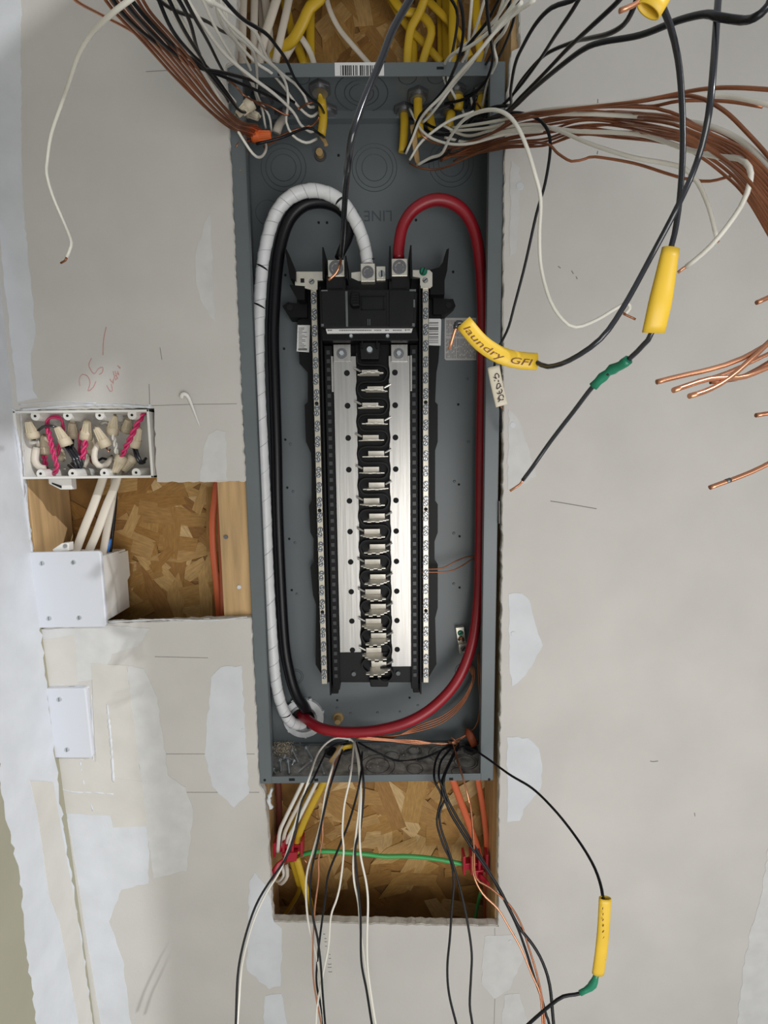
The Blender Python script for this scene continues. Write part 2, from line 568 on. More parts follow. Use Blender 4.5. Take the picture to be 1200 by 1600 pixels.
patch([(198, 1040), (225, 1045), (246, 1090), (256, 1160), (262, 1210), (290, 1230), (302, 1265), (292, 1360), (240, 1372), (228, 1290)], MUDF, seed=18)
patch([(52, 1185), (140, 1182), (180, 1215), (222, 1220), (228, 1275), (100, 1270), (62, 1262)], TAPE, 'paper_tape', 0.0013, 0.6, 12, 19)
patch([(97, 1262), (106, 1280), (120, 1360), (135, 1460), (158, 1600), (164, 1660), (152, 1660), (146, 1585), (128, 1470), (110, 1360)], TAPE, 'paper_tape', 0.0012, 0.4, 12, 20)
# ridges of compound
for k, (pts, w) in enumerate([([(82, 1225), (110, 1236), (150, 1238), (178, 1240)], 0.0022), ([(94, 1236), (100, 1272)], 0.0018),
                              ([(126, 1190), (132, 1225), (146, 1266)], 0.0020), ([(168, 1100), (174, 1160), (178, 1222)], 0.0028),
                              ([(143, 1085), (146, 1190), (144, 1226)], 0.0012), ([(33, 640), (120, 634), (180, 633), (236, 636)], 0.0024),
                              ([(17, 640), (30, 700), (36, 790), (38, 860)], 0.0030), ([(6, 628), (20, 640), (30, 646)], 0.0028),
                              ([(34, 1186), (60, 1184), (100, 1188)], 0.0014), ([(30, 632), (90, 628), (150, 630)], 0.0012),
                              ([(110, 1180), (128, 1186), (138, 1188)], 0.0018), ([(62, 1074), (95, 1070), (140, 1074)], 0.0016),
                              ([(170, 972), (250, 968), (330, 969), (386, 964)], 0.0018), ([(425, 1232), (420, 1250), (424, 1262)], 0.004)]):
    rr = random.Random(k)
    q = spline(path(pts, [YF, YF]), 0.004)
    ph = [rr.uniform(0.5, 1.3) for _ in range(40)]
    obj('compound_ridge', M().tube(q, lambda t, ph=ph, w=w: w * ph[int(t * 38)] * 0.8, n=6, raw=True), MUD, wall, smooth=True)


def PXW(px, py):
    d = ROT @ Vector(((px - 600) / F_PX, 1.0, -(py - 800) / F_PX))
    x = -0.5
    for _ in range(12):
        p = CAM + d * ((x - CAM.x) / d.x)
        x = xl(p.z)
    return p


def side_patch(pts, material, t, seed, name, amp=1.5):
    q = [PXW(a, b) for a, b in jag(pts, amp, 9, seed)]
    n = len(q)
    tr = [tuple(t_) for t_ in tessellate_polygon([[Vector((p.y, p.z, 0)) for p in q]])]
    m = M().add([(p.x - 0.001, p.y, p.z) for p in q] + [(p.x + t, p.y, p.z) for p in q],
                tr + [tuple(i + n for i in reversed(t_)) for t_ in tr] + [(i, (i + 1) % n, (i + 1) % n + n, i + n) for i in range(n)])
    return obj(name, m, material, wall_left)


side_patch([(-26, 340), (4, 345), (28, 628), (58, 940), (95, 1262), (144, 1585), (152, 1660), (62, 1660), (56, 1600), (50, 1545), (42, 1490), (38, 1440),
            (30, 1360), (12, 1290), (2, 1240), (-14, 1000), (-26, 640)], MUD, 0.0005, 31, 'joint_compound', 2.5)
side_patch([(46, 1220), (56, 1262), (62, 1300), (76, 1400), (92, 1440), (104, 1500), (122, 1600), (128, 1660), (150, 1660), (142, 1585), (118, 1420), (90, 1270), (82, 1222)], TAPE, 0.0011, 32, 'paper_tape', 0.5)

# pencil lines and writing on the drywall
pm = M()
strokes(pm, [[(233, 600), (234, 634)], [(236, 634), (300, 632), (370, 631)], [(235, 1178), (320, 1178), (398, 1178)], [(232, 1238), (320, 1238), (405, 1238)],
             [(228, 112), (262, 110)], [(250, 543), (253, 562)], [(773, 1450), (774, 1520), (772, 1600)], [(242, 1026), (325, 1028)]], YF, 0.00045)
strokes(pm, [[(860, 783), (880, 786), (932, 795)], [(1016, 1189), (1020, 1190), (1028, 1189)], [(1085, 1270), (1086, 1275)], [(872, 416), (876, 419)],
             [(893, 423), (896, 428)], [(900, 432), (902, 436)], [(934, 155), (934, 162)], [(934, 236), (933, 241)], [(780, 783), (780, 818)]], YF, 0.0007)
obj('pencil_line', pm, PENCIL, wall, label='pencil lines and scuffs on the drywall')
rm = M()
strokes(rm, [[(143, 560), (139, 571), (147, 584), (154, 576), (161, 574), (160, 582), (155, 585)],
             [(125, 603), (124, 592), (129, 585), (137, 588), (141, 598), (138, 611), (146, 605), (150, 596)],
             [(166, 511), (162, 532), (161, 555)],
             [(167, 602), (172, 611), (176, 610), (174, 600)], [(172, 592), (176, 598), (178, 590), (177, 600)], [(177, 580), (181, 594), (183, 588), (180, 587)],
             [(180, 580), (184, 592)], [(183, 583), (186, 586), (184, 580)], [(184, 571), (188, 576), (187, 573)]], YF, 0.0006)
obj('red_writing', rm, REDPENCIL, wall, label='red pencil note reading 25 cables')
dm = M()
for a, b, r in ((802, 990, .0045), (812, 291, .006), (801, 664, .005), (797, 1470, .003), (380, 1140, .003), (234, 634, .0025)):
    c = P(a, b, YF)
    dm.cone((c.x, YF - .0012, c.z), (c.x, YF + .001, c.z), r * .8, r, 12)
obj('spackle_dot', dm, MUD, wall, kind='stuff', label='white spackle dots over fixings')
fm = M()
for a, b, l in ((505, 1459, 3), (507, 1466, 3), (507, 1471, 4), (508, 1478, 3), (513, 1479, 2), (514, 1491, 2), (514, 1497, 3), (512, 1506, 6), (512, 1511, 6), (513, 1518, 6)):
    strokes(fm, [[(a, b), (a + l * .5, b + .6), (a + l, b)]], YF, 0.0005)
obj('faded_print', fm, GINK, wall, label='faint grey print on the drywall paper')
# curl of torn white paper
cur = obj('paper_curl', M().tube([P(283, 622, YF - .004), P(285, 616, YF - .006), P(290, 616, YF - .006), P(295, 622, YF - .004), (P(303, 642, YF - .003)), P(312, 666, YF - .001)],
          lambda t: 0.0026 * (1 - t) + 0.0005, n=8, flat=0.4), BOXW, label='white curl of torn material stuck on left drywall above the hole', cat='scrap', smooth=True)

# ------------------------------------------------------------------ framing and sheathing behind
YB = 0.100
sh = obj('wall_sheathing', M().box(-0.62, 0.8, YB + .0012, YB + .013, -1.35, 0.95), OSB, kind='structure', label='oriented strand board behind the openings')
strand_me = []
for k in range(12):
    n = random.choice((4, 4, 4, 5))
    a, b = random.uniform(.026, .060), random.uniform(.008, .024)
    pts = []
    for i in range(n):
        t = 2 * math.pi * (i + .5) / n
        sq = 1.3
        pts.append((a * math.cos(t) * sq * random.uniform(.85, 1.08), b * math.sin(t) * sq * random.uniform(.8, 1.15)))
    strand_me.append(mesh('wood_strand', M().wprism(pts, -.0006, .0006), STRAND, Vector((0, 0, 0)), False))


def strands(x0, y0, x1, y1, n):
    for i in range(n):
        q = P(random.uniform(x0, x1), random.uniform(y0, y1), YB)
        inst('wood_strand', random.choice(strand_me), (q.x, YB - random.uniform(0, .0016), q.z), sh, (random.uniform(-.012, .012), random.gauss(0, 0.9) + (1.57 if random.random() < .35 else 0), random.uniform(-.012, .012)))


strands(145, 740, 350, 985, 80)
strands(425, 1215, 775, 1445, 95)
strands(370, -20, 805, 125, 60)
# studs
xs = P(36, 800, YF).x
obj('trim_1', M().box(xs - .038, xs + .002, .0068, .0955, -1.35, .95), STUD, kind='structure', label='pale pine stud at the left side of the small hole', bevel=.001)
xa, xb = P(345, 860, .008).x, -0.1825
obj('trim_2', M().box(xa, xb, .0068, .0955, -1.35, .95), STUD, kind='structure', label='pine stud tight against the left of the panel', bevel=.001)
xc = P(778, 1300, YF).x
obj('trim_3', M().box(xc + .001, xc + .04, .0068, .0955, -1.35, .95), STUD, kind='structure', label='pine stud at the right of the lower opening', bevel=.001)
for a, b in ((353, 839), (374, 917)):
    t = M()
    c = P(a, b, .0068)
    t.cone((c.x, .0050, c.z), (c.x, .0072, c.z), .003, .0034, 12)
    obj('screw_head' if b < 900 else 'spackle_fleck', t, DKSTEEL if b < 900 else MUD, bpy.data.objects['trim_2'])
obj('brown_paper_filler', M().prism(jag([(347, 96), (366, 92), (368, 112), (346, 110)], 1, 5, 2), .012, .03, .012), CARD, label='brown scrap of wood above the panel top left corner', cat='scrap')
obj('white_paper_scrap', M().prism(jag([(343, 66), (358, 62), (368, 90), (344, 98)], 1, 5, 4), .002, .006, .002), BOXW, label='white scrap of board above the panel top left corner', cat='scrap')


# ================================================================== the electrical panel box
W2, H2, D = 0.181, 0.506, 0.095
FW, FT, FB = 0.0185, 0.0165, 0.0115
box = thing('electrical_panel_box', (0, 0, -H2), 'tall open grey steel electrical panel box recessed in the drywall', 'electrical panel')
obj('back_panel', M().box(-W2, W2, D, D + .0015, -H2, H2), PAINT, box)
for s in (-1, 1):
    obj('side_wall', M().box(s * W2 - .0007, s * W2 + .0007, 0, D, -H2, H2), PAINT, box)
    obj('front_flange', M().box(min(s * W2, s * (W2 - FW)), max(s * W2, s * (W2 - FW)), -.0012, .0006, -H2, H2), PAINT, box, bevel=.0005)
    obj('flange_lip', M().box(s * (W2 - FW) - .0006, s * (W2 - FW) + .0006, -.0012, .010, -H2 + .012, H2 - .016), PAINT, box)
obj('top_wall', M().box(-W2, W2, 0, D, H2 - .0015, H2), PAINT, box)
obj('bottom_wall', M().box(-W2, W2, 0, D, -H2, -H2 + .0015), DUSTY, box, label='dusty bottom wall of the box')
obj('front_flange', M().box(-W2 + FW, W2 - FW, -.0010, .0006, H2 - FT, H2), PAINT, box, bevel=.0005)
obj('front_flange', M().box(-W2 + FW, W2 - FW, -.0010, .0006, -H2, -H2 + FB), PAINT, box, bevel=.0005)
for zz in (.0125, -.002):     # small step where the end wall meets the back
    pass
obj('end_step', M().box(-W2, W2, D - .012, D, H2 - .0125, H2 - .0015), PAINT, box)
obj('end_step', M().box(-W2, W2, D - .004, D, -H2 + .0015, -H2 + .006), PAINT, box)


def knock_back(px, py, rs):
    m = M()
    c = P(px, py, D)
    for r in rs:
        m.torus((c.x, D, c.z), r, .0005, 'y', 40, 5)
    obj('knockout', m, GROOVE_SHADE, box)


def knock_end(px, py, z, rs, material=GROOVE_SHADE):
    d = ROT @ Vector(((px - 600) / F_PX, 1.0, -(py - 800) / F_PX))
    c = CAM + d * ((z - CAM.z) / d.z)
    m = M()
    for r in rs:
        m.torus((c.x, c.y, z), r, .0006, 'z', 32, 5)
    obj('knockout', m, material, box)
    return c


knock_back(585, 262, (.019, .028, .034))
knock_back(443, 262, (.019, .027, .034))
knock_back(418, 332, (.018,))
knock_back(705, 255, (.019, .027, .034))
knock_back(462, 1057, (.010, .013))
knock_back(723, 1048, (.010, .013))
ZT, ZBm = H2 - .0018, -H2 + .0017
for a, b, rs in ((565, 146, (.017, .024, .037)), (533, 180, (.006,)), (609, 178, (.006,)), (637, 121, (.012,)), (682, 120, (.012,)), (470, 121, (.012,)), (745, 150, (.012, .017))):
    knock_end(a, b, ZT, rs)
for a, b, rs in ((590, 1196, (.019, .028)), (647, 1173, (.010, .0125)), (648, 1201, (.013,)), (692, 1178, (.017, .024)), (728, 1190, (.015, .019)), (715, 1206, (.010,)), (612, 1182, (.013,)), (556, 1200, (.012,))):
    knock_end(a, b, ZBm, rs, DKSTEEL)
hole_me = mesh('screw_hole', M().cone((0, -.0006, 0), (0, .0006, 0), .0019, .0019, 12), DARKHOLE, Vector((0, 0, 0)), False)
dim_me = mesh('dimple', M().cone((0, -.0012, 0), (0, .0004, 0), .0012, .0026, 12), PAINT, Vector((0, 0, 0)), False)
for a, b in ((449, 762), (452, 842), (456, 922), (446, 687), (717, 757), (718, 838), (718, 918), (716, 632), (708, 425), (446, 430), (498, 348), (511, 348), (650, 344),
             (527, 1094), (640, 1090), (529, 243), (444, 545)):
    q = P(a, b, D)
    inst('screw_hole', hole_me, (q.x, D - .0002, q.z), box)
for a, b in ((458, 768), (461, 848), (464, 928), (454, 694), (710, 752), (709, 833), (709, 912), (730, 592), (732, 690), (548, 1114), (590, 1113), (625, 1112), (653, 1102), (527, 1106), (649, 1131)):
    q = P(a, b, D)
    inst('dimple', dim_me, (q.x, D - .0002, q.z), box)
for a, b, w in ((456, 1218.5, 9), (494, 1219, 6), (705, 1217.5, 6), (688, 106, 11), (452, 115, 12), (436, 116, 4)):
    m = M().pbox(a - w / 2, b - 1.8, a + w / 2, b + 1.8, -.0016, .0004)
    obj('flange_slot', m, DARKHOLE, box)
for a, b in ((414, 1218), (764, 1217)):
    q = P(a, b, 0)
    inst('screw_hole', hole_me, (q.x, -.0014, q.z), box)
m = M()
flat_text(m, 'LINE E', 612, 329, D - .0004, 0.060, math.pi)
obj('stamped_lettering', m, GROOVE_SHADE, box, label='stamped word LINE, upside down')
# barcode sticker on the top flange
st = obj('barcode_sticker', M().pbox(523, 97.5, 600, 118, -.0022, -.0011), STICKER, box, label='white barcode sticker on the top flange')
m = M()
x = 532.0
while x < 588:
    w = random.choice((.8, 1.2, 1.8, 2.6))
    if x + w < 561 or x > 562:
        m.pbox(x, 102, x + w, 117.6, -.0026, -.0021)
    x += w + random.choice((.9, 1.3, 2.0))
obj('barcode_bars', m, INK, st)
# silver wiring label on the back panel
gl = obj('wiring_label', M().prism([(696, 497), (744, 497), (744, 563), (697, 563), (694.5, 561), (694.5, 499)], D - .0012, D - .0002, D), GSTICKER, box, label='silver label of fine print at the right')
m = M()
rr = random.Random(4)
for c0, c1, r0, r1 in ((698, 712, 500, 525), (714, 742, 500, 526), (697, 711, 529, 560), (714, 742, 529, 560)):
    x = c0
    while x < c1:
        y = r0
        while y < r1:
            h = rr.uniform(4, 13)
            m.pbox(x, y, x + .9, min(y + h, r1), D - .0016, D - .0011)
            y += h + rr.uniform(1, 3)
        x += 2.3
obj('fine_print', m, GINK, gl)

# ================================================================== panel interior (bus assembly)
it = thing('panel_interior', (P(586, 1070, .06).x, .09, P(586, 1070, .06).z), 'black plastic panel interior with two aluminium bus bars and neutral bars', 'bus assembly')
YBASE, YBUS = .064, .052


def ip(name, pts, y0, y1, material=BLACKP, par=None, yr=None, label=None, bevel=0):
    return obj(name, M().prism(pts, y0, y1, yr), material, par or it, label=label, bevel=bevel)


ip('base_tray', [(500, 436), (660, 436), (662, 1066), (512, 1066)], YBASE, .090)
ip('left_wing', [(490, 440), (478, 448), (478, 497), (465, 500), (468, 568), (481, 582), (481, 628), (476, 633), (478, 690), (486, 708), (487, 728), (487, 782), (483, 790), (485, 832),
                 (490, 842), (490, 880), (485, 886), (489, 930), (494, 945), (493, 1038), (505, 1058), (514, 1062), (508, 440)], .074, .089, yr=.074)
ip('right_wing', [(668, 440), (690, 450), (690, 497), (685, 566), (682, 582), (680, 628), (684, 632), (684, 690), (680, 704), (680, 782), (684, 788), (684, 832), (679, 846), (679, 876),
                  (684, 882), (684, 950), (680, 966), (682, 1038), (670, 1058), (660, 1062), (655, 440)], .074, .089, yr=.074)
# hold-down ears, hooks and fins
for pts, hx in (([(441, 478), (450, 472), (464, 474), (464, 455), (480, 455), (480, 496), (452, 496)], (453, 481)),
                ([(677, 440), (694, 440), (694, 467), (708, 467), (712, 478), (697, 491), (677, 491)], (701, 477))):
    e = ip('mounting_ear', pts, .066, .090, yr=.066)
    c = P(*hx, .066)
    obj('ear_screw', M().cone((c.x, .0645, c.z), (c.x, .067, c.z), .0045, .0045, 14), DARKHOLE, e)
ip('wire_hook', [(447, 394), (450, 394), (464, 428), (464, 442), (455, 438)], .04, .075, yr=.05)
ip('wire_hook', [(453, 447), (477, 449), (477, 470), (466, 470)], .045, .075, yr=.05)
ip('wire_hook', [(697, 392), (701, 390), (698, 425), (694, 440), (694, 462), (672, 462), (670, 424), (685, 420), (692, 411)], .05, .08, yr=.055)
for a, t in ((505, 392), (540, 405), (608, 390), (640, 389)):
    ip('divider_fin', [(a, t), (a + 2.2, t), (a + 3.5, 440), (a + .5, 440)], .018, .07, yr=.03)
for x0, x1 in ((510, 540), (608, 640)):
    ip('lug_seat', [(x0, 430), (x1, 430), (x1, 458), (x0, 458)], .030, .07, BLACKP2, yr=.03)
    ip('seat_socket', [(x0 + 4, 437), (x1 - 5, 437), (x1 - 5, 451), (x0 + 4, 451)], .0292, .0305, DARKHOLE, yr=.03)
ip('centre_block', [(541, 436), (606, 436), (606, 456), (541, 456)], .046, .07, BLACKP2, yr=.046)
# lugs
for a, b, c, d, y0, nm in ((512, 406, 538.5, 432, .028, 'phase lug at left'), (563.5, 411.5, 586, 440, .034, 'neutral lug'), (611.5, 404, 637, 431.5, .028, 'phase lug at right')):
    lg = obj('lug', M().pbox(a, b, c, d, y0, .064), TIN, it, label='tinned ' + nm, bevel=.0008)
    q = P((a + c) / 2, (b + d) / 2, y0)
    k = (c - a) / 26 * .0098
    obj('set_screw', M().ring((q.x, 0, q.z), k * .66, k, y0 - .0022, y0 + .001, 28), DKSTEEL, lg, smooth=False)
    obj('screw_socket', M().cone((q.x, y0 - .0004, q.z), (q.x, y0 + .0003, q.z), k * .64, k * .64, 6), DKSTEEL, lg)
lg = obj('ground_lug', M().pbox(588, 416, 602.5, 438, .040, .060), TIN, it, bevel=.0006)
q = P(596.5, 428.5, .04)
obj('slotted_screw', M().cone((q.x, .0375, q.z), (q.x, .041, q.z), .0046, .0050, 18), STEEL, lg)
obj('screw_slot', M().box(q.x - .0009, q.x + .0009, .0371, .0378, q.z - .0045, q.z + .0045), DARKHOLE, lg)
ip('link_plate', [(549, 426), (566, 424), (566, 439), (560, 439), (549, 434)], .045, .049, TIN)
lp = ip('neutral_link', [(461, 427), (464, 424.5), (506, 424.5), (506, 438), (496, 438), (496, 452), (491, 454), (461, 446)], .046, .049, TIN)
obj('square_hole', M().pbox(469.5, 435, 475.5, 441.5, .0455, .0462), DARKHOLE, lp)
lp2 = ip('neutral_link', [(645, 422), (671, 422), (675.5, 426), (675.5, 447), (672, 450), (656.5, 450), (656.5, 434), (645, 432)], .046, .049, TIN)


def slot_screw(px, py, y, r, par, material=STEEL, ang=.6):
    c = P(px, py, y)
    s_ = obj('screw', M().cone((c.x, y - .0022, c.z), (c.x, y, c.z), r * .75, r, 16), material, par)
    u = Vector((math.cos(ang), 0, math.sin(ang)))
    w_ = Vector((-u.z, 0, u.x))
    b = Vector((c.x, y - .0023, c.z))
    k = [b + u * r * .8 + w_ * r * .14, b + u * r * .8 - w_ * r * .14, b - u * r * .8 - w_ * r * .14, b - u * r * .8 + w_ * r * .14]
    obj('screw_slot', M().add(k + [v + Vector((0, .0006, 0)) for v in k], [(0, 1, 2, 3), (7, 6, 5, 4), (0, 4, 5, 1), (1, 5, 6, 2), (2, 6, 7, 3), (3, 7, 4, 0)]), DARKHOLE, par)


slot_screw(487, 440, .046, .0042, lp)
slot_screw(664.5, 438, .046, .0042, lp2)
slot_screw(661.5, 424, .045, .0058, lp2, GREENSC, 1.2)
# neutral bars with their screws
nsm = M().cone((0, -.0016, 0), (0, -.0004, 0), .0024, .0033, 12)
rim_me = mesh('screw_rim', M().cone((0, -.0006, 0), (0, .0008, 0), .0042, .0042, 14), DKSTEEL, Vector((0, 0, 0)), False)
scr_me = mesh('terminal_screw', nsm, ZINC, Vector((0, 0, 0)), False)
slm = M().box(-.0024, .0024, -.0019, -.0014, -.0006, .0006)
slot_me = mesh('screw_slot', slm, DARKHOLE, Vector((0, 0, 0)), False)
for xm, tx in ((-.0830, 0), (.0817, 1)):
    z0, z1 = P(487, 452, .05).z, P(508, 1068, .05).z
    nb = obj('neutral_bar', M().box(xm - .0043, xm + .0043, .048, .060, z1, z0), NBAR, it, bevel=.0006, label='slim metal terminal bar full of screws')
    zp = P(490, 466, .048).z
    k = 0
    while zp - .0045 > z1 + .004:
        for dz in (.0042, -.0042):
            zz = zp + dz
            s_ = inst('terminal_screw', scr_me, (xm + (dz * .12), .0475, zz), nb)
            inst('screw_slot', slot_me, (xm + dz * .12, .0474, zz), s_, (0, random.uniform(0, 3.1), 0))
            inst('screw_rim', rim_me, (xm + dz * .12, .0477, zz), s_)
        if k % 7 == 6:
            obj('mounting_hole', M().cone((xm, .0474, zp - .0126), (xm, .0482, zp - .0126), .0030, .0030, 12), DARKHOLE, nb)
        zp -= .0254 * .915
        k += 1
# slotted rails between neutral bars and bus bars
for xm, s in ((-.0640, -1), (.0640, 1)):
    z0, z1 = P(520, 540, .05).z, P(520, 1078, .05).z
    rl = obj('slotted_rail', M().box(xm - .0058, xm + .0058, .050, .085, z1, z0), BLACKP, it, bevel=.0006)
    sl = M()
    z = z0 - .010
    while z > z1 + .012:
        sl.box(xm - .0026, xm + .0026, .0490, .0503, z - .0030, z + .0030)
        z -= .0127
    obj('rail_teeth', sl, TEETH, rl, kind='stuff')
    obj('rail_foot', M().box(xm - s * -.0035 - .006, xm - s * -.0035 + .006, .056, .088, z1 - .010, z1 + .006), BLACKP, it, bevel=.001)
    obj('rail_wall', M().box(xm + s * .0090 - .0012, xm + s * .0090 + .0012, .044, .085, z1 - .006, P(500, 450, .05).z), BLACKP, it)
# bus bars: world columns
XB = {'l0': -.0575, 'l1': -.0235, 'r0': .0280, 'r1': .0570}
zl = lambda py: P(585, py, YBUS).z
Z_ROW0 = zl(583)
PITCH_ROW = (zl(583) - zl(1038)) / 19
rows = [Z_ROW0 - PITCH_ROW * k for k in range(20)]
XBL, XBR = -.0225, .0262          # inner edges of the two bars


def comb(side):
    """outline of one bus bar (x, z); the inner edge is scalloped around the stabs of the other bar"""
    sgn = -1 if side == 0 else 1
    inner = XBL if side == 0 else XBR
    outer_ = -.0572 if side == 0 else .0585
    top = zl(556)
    own = [r for k, r in enumerate(rows) if k % 2 == side]
    oth = [r for k, r in enumerate(rows) if k % 2 != side]
    zbot = own[-1] - .0035 if side == 0 else own[-1] - .0045
    pts = [(outer_, top), (inner, top)]
    ev = []
    for r in oth:
        if r > zbot + .006:
            ev += [(inner, r + .0125), (inner + sgn * .0010, r + .006), (inner + sgn * .0014, r), (inner + sgn * .0008, r - .006), (inner, r - .010)]
    pts += ev + [(inner, zbot), (outer_, zbot), (outer_, zl(605)), (outer_ - sgn * -.0022, zl(603))]
    pts.append((outer_ + sgn * .0022, zl(600)))
    return [q for q in pts if True]


for side in (0, 1):
    c = comb(side)
    c = c[:-2]
    sgn = -1 if side == 0 else 1
    ou = c[0][0]
    zb = c[-1][1]
    bus = obj('bus_bar', M().wprism(c, YBUS, YBUS + .003), ALU, it, bevel=.0005, label='bright aluminium bus bar with punched holes')
    obj('bus_flange', M().box(min(ou, ou + sgn * .003), max(ou, ou + sgn * .003), YBUS - .003, YBUS + .003, zl(612), zl(556)), ALU, bus, bevel=.0006)
    hx = P(542, 580, YBUS).x if side == 0 else P(617, 579, YBUS).x
    for k in range(10):
        zz = rows[2 * k] + .0005
        obj('punched_hole', M().cone((hx, YBUS - .0004, zz), (hx, YBUS + .0004, zz), .0044, .0044, 16), DARKHOLE, bus)
    # strap from the breaker with its bolt
    x0, x1 = ((521, 548) if side == 0 else (611, 637))
    sp = obj('strap', M().pbox(x0, 538, x1, 565, YBUS - .0035, YBUS - .0003), ALU, bus, bevel=.0005)
    q = P(534 if side == 0 else 623, 552.5, YBUS - .0035)
    obj('bolt_washer', M().ring((q.x, 0, q.z), .0036, .0078, q.y - .0012, q.y, 24), DKSTEEL, sp)
    obj('bolt', M().cone((q.x, q.y - .0060, q.z), (q.x, q.y - .0012, q.z), .0036, .0040, 6), ZINC, sp)
    for k, r in enumerate(rows):
        if k % 2 != side:
            continue
        xi = XBL if side == 0 else XBR
        d = -sgn
        xt = xi + d * .0040
        xe = xi + d * .0325
        yb = YBUS - .002
        sb = obj('stab', M().box(min(xt + d * .004, xe), max(xt + d * .004, xe), yb, yb + .0022, r - .0035, r + .0045), STABM, bus, bevel=.0003)
        # twisted link between the bar and the stab
        lk = M()
        a0, a1 = Vector((xi - d * .0028, yb - .0025, r + .0072)), Vector((xi + d * .0070, yb - .0025, r + .0018))
        lk.cone(a0, a1, .0019, .0016, 8)
        obj('twisted_link', lk, ALU, sb)
        # blade: toothed plate standing out towards the front
        X = lambda t: xi + d * t
        yo = yb
        prof = [(.0045, 0), (.0345, 0), (.0345, .014), (.0405, .019), (.0405, .025), (.0350, .0255), (.0345, .0325), (.0290, .0325), (.0285, .0270),
                (.0225, .0270), (.0220, .0330), (.0170, .0330), (.0165, .0255), (.0115, .0245), (.0110, .0190), (.0065, .0180), (.0060, .0115), (.0025, .0105), (.0020, .0050), (.0045, .0040)]
        n = len(prof)
        zt = r - .0036
        vs = [(X(a), yo - b, zt) for a, b in prof] + [(X(a), yo - b, zt - .0011) for a, b in prof]
        fs = [tuple(range(n)), tuple(range(2 * n - 1, n - 1, -1))] + [(i, (i + 1) % n, (i + 1) % n + n, i + n) for i in range(n)]
        obj('blade', M().add(vs, fs), STABM, sb)
# black serpentine wall that winds between the stabs
sv = []
xl_, xr_ = XBL + .0006, XBR - .0010
pts = [(xl_ + .0005, zl(552)), (xl_ + .001, zl(562)), (xl_ + .006, rows[0] + .0120)]
for k in range(20):
    mid = rows[k] - PITCH_ROW / 2 - .0012
    if k % 2 == 0:
        pts += [(xr_ - .010, rows[k] + .0105), (xr_ - .002, rows[k] + .005), (xr_ - .0005, rows[k] - .001), (xr_ - .003, rows[k] - .007), (xr_ - .010, mid)]
    else:
        pts += [(xl_ + .010, rows[k] + .0105), (xl_ + .002, rows[k] + .005), (xl_ + .0005, rows[k] - .001), (xl_ + .003, rows[k] - .007), (xl_ + .010, mid)]
q = spline([Vector((a, 0, b)) for a, b in pts], .003)
vs, fs = [], []
for i, p in enumerate(q):
    t = (q[min(i + 1, len(q) - 1)] - q[max(i - 1, 0)]).normalized()
    w_ = Vector((-t.z, 0, t.x)) * .0011
    vs += [p + w_ + Vector((0, .049, 0)), p - w_ + Vector((0, .049, 0)), p - w_ + Vector((0, .066, 0)), p + w_ + Vector((0, .066, 0))]
    if i:
        o = (i - 1) * 4
        fs += [(o + a, o + (a + 1) % 4, o + 4 + (a + 1) % 4, o + 4 + a) for a in range(4)]
obj('serpentine_wall', M().add(vs, fs), BLACKP2, it, label='black winding insulating wall between the stabs')
obj('centre_floor', M().box(XBL - .001, XBR + .001, .058, .066, rows[-1] - .03, zl(530)), BLACKP, it)
# lower end plate, bosses and clip
ip('end_plate', [(528, 1019), (652, 1019), (652, 1066), (529, 1066)], .056, .088, BLACKP2, yr=.056, bevel=.001)
for a, b in ((553, 1052), (622, 1051)):
    c = P(a, b, .056)
    obj('boss', M().cone((c.x, .0525, c.z), (c.x, .057, c.z), .0035, .0042, 14), GREYEDGE, it)
c = P(602, 1050, .054)
obj('curved_boss', M().ring((c.x, 0, c.z), .011, .0135, .044, .058, 24), BLACKP2, it)
ip('end_clip', [(577, 1060), (608, 1060), (606, 1072), (579, 1072)], .046, .062, BLACKP2, yr=.05, bevel=.002)
# centre fixing above the first stab
ip('fixing_block', [(562, 536), (594, 536), (592, 562), (564, 562)], .040, .062, BLACKP2, yr=.045, bevel=.001)
c = P(577.5, 546.5, .040)
obj('fixing_screw', M().cone((c.x, .0365, c.z), (c.x, .0402, c.z), .0040, .0052, 18), ZINC, it)
for a in (565, 588):
    ip('fixing_rib', [(a, 530), (a + 2, 530), (a + 2, 545), (a, 545)], .034, .06, yr=.04)
# stickers
s1 = ip('rating_label', [(465, 508), (484.5, 508), (483, 550.5), (463.5, 549)], .0728, .0742, STICKER, yr=.073, label='small white rating label at the left')
m = M()
rr = random.Random(9)
for k in range(15):
    yy = 512 + k * 2.3
    m.pbox(466.5, yy, 466.5 + rr.uniform(5, 14), yy + .9, .0724, .0729)
m.pbox(466, 544.5, 480, 547.5, .0724, .0729)
obj('fine_print', m, GINK, s1)
s2 = ip('barcode_label', [(670, 498), (688, 498), (689.5, 499.5), (688.5, 540), (670, 539.5)], .0728, .0742, STICKER, yr=.073, label='small barcode label at the right')
m = M()
for y0, h in ((503.5, 2), (507.5, 1), (511, 5), (517.5, 1.2), (521, 2.2), (525.5, 2), (529, 1), (532, 1.2), (535, 1.0)):
    m.pbox(670.5, y0, 685, y0 + h, .0724, .0729)
obj('barcode_bars', m, GINK, s2)

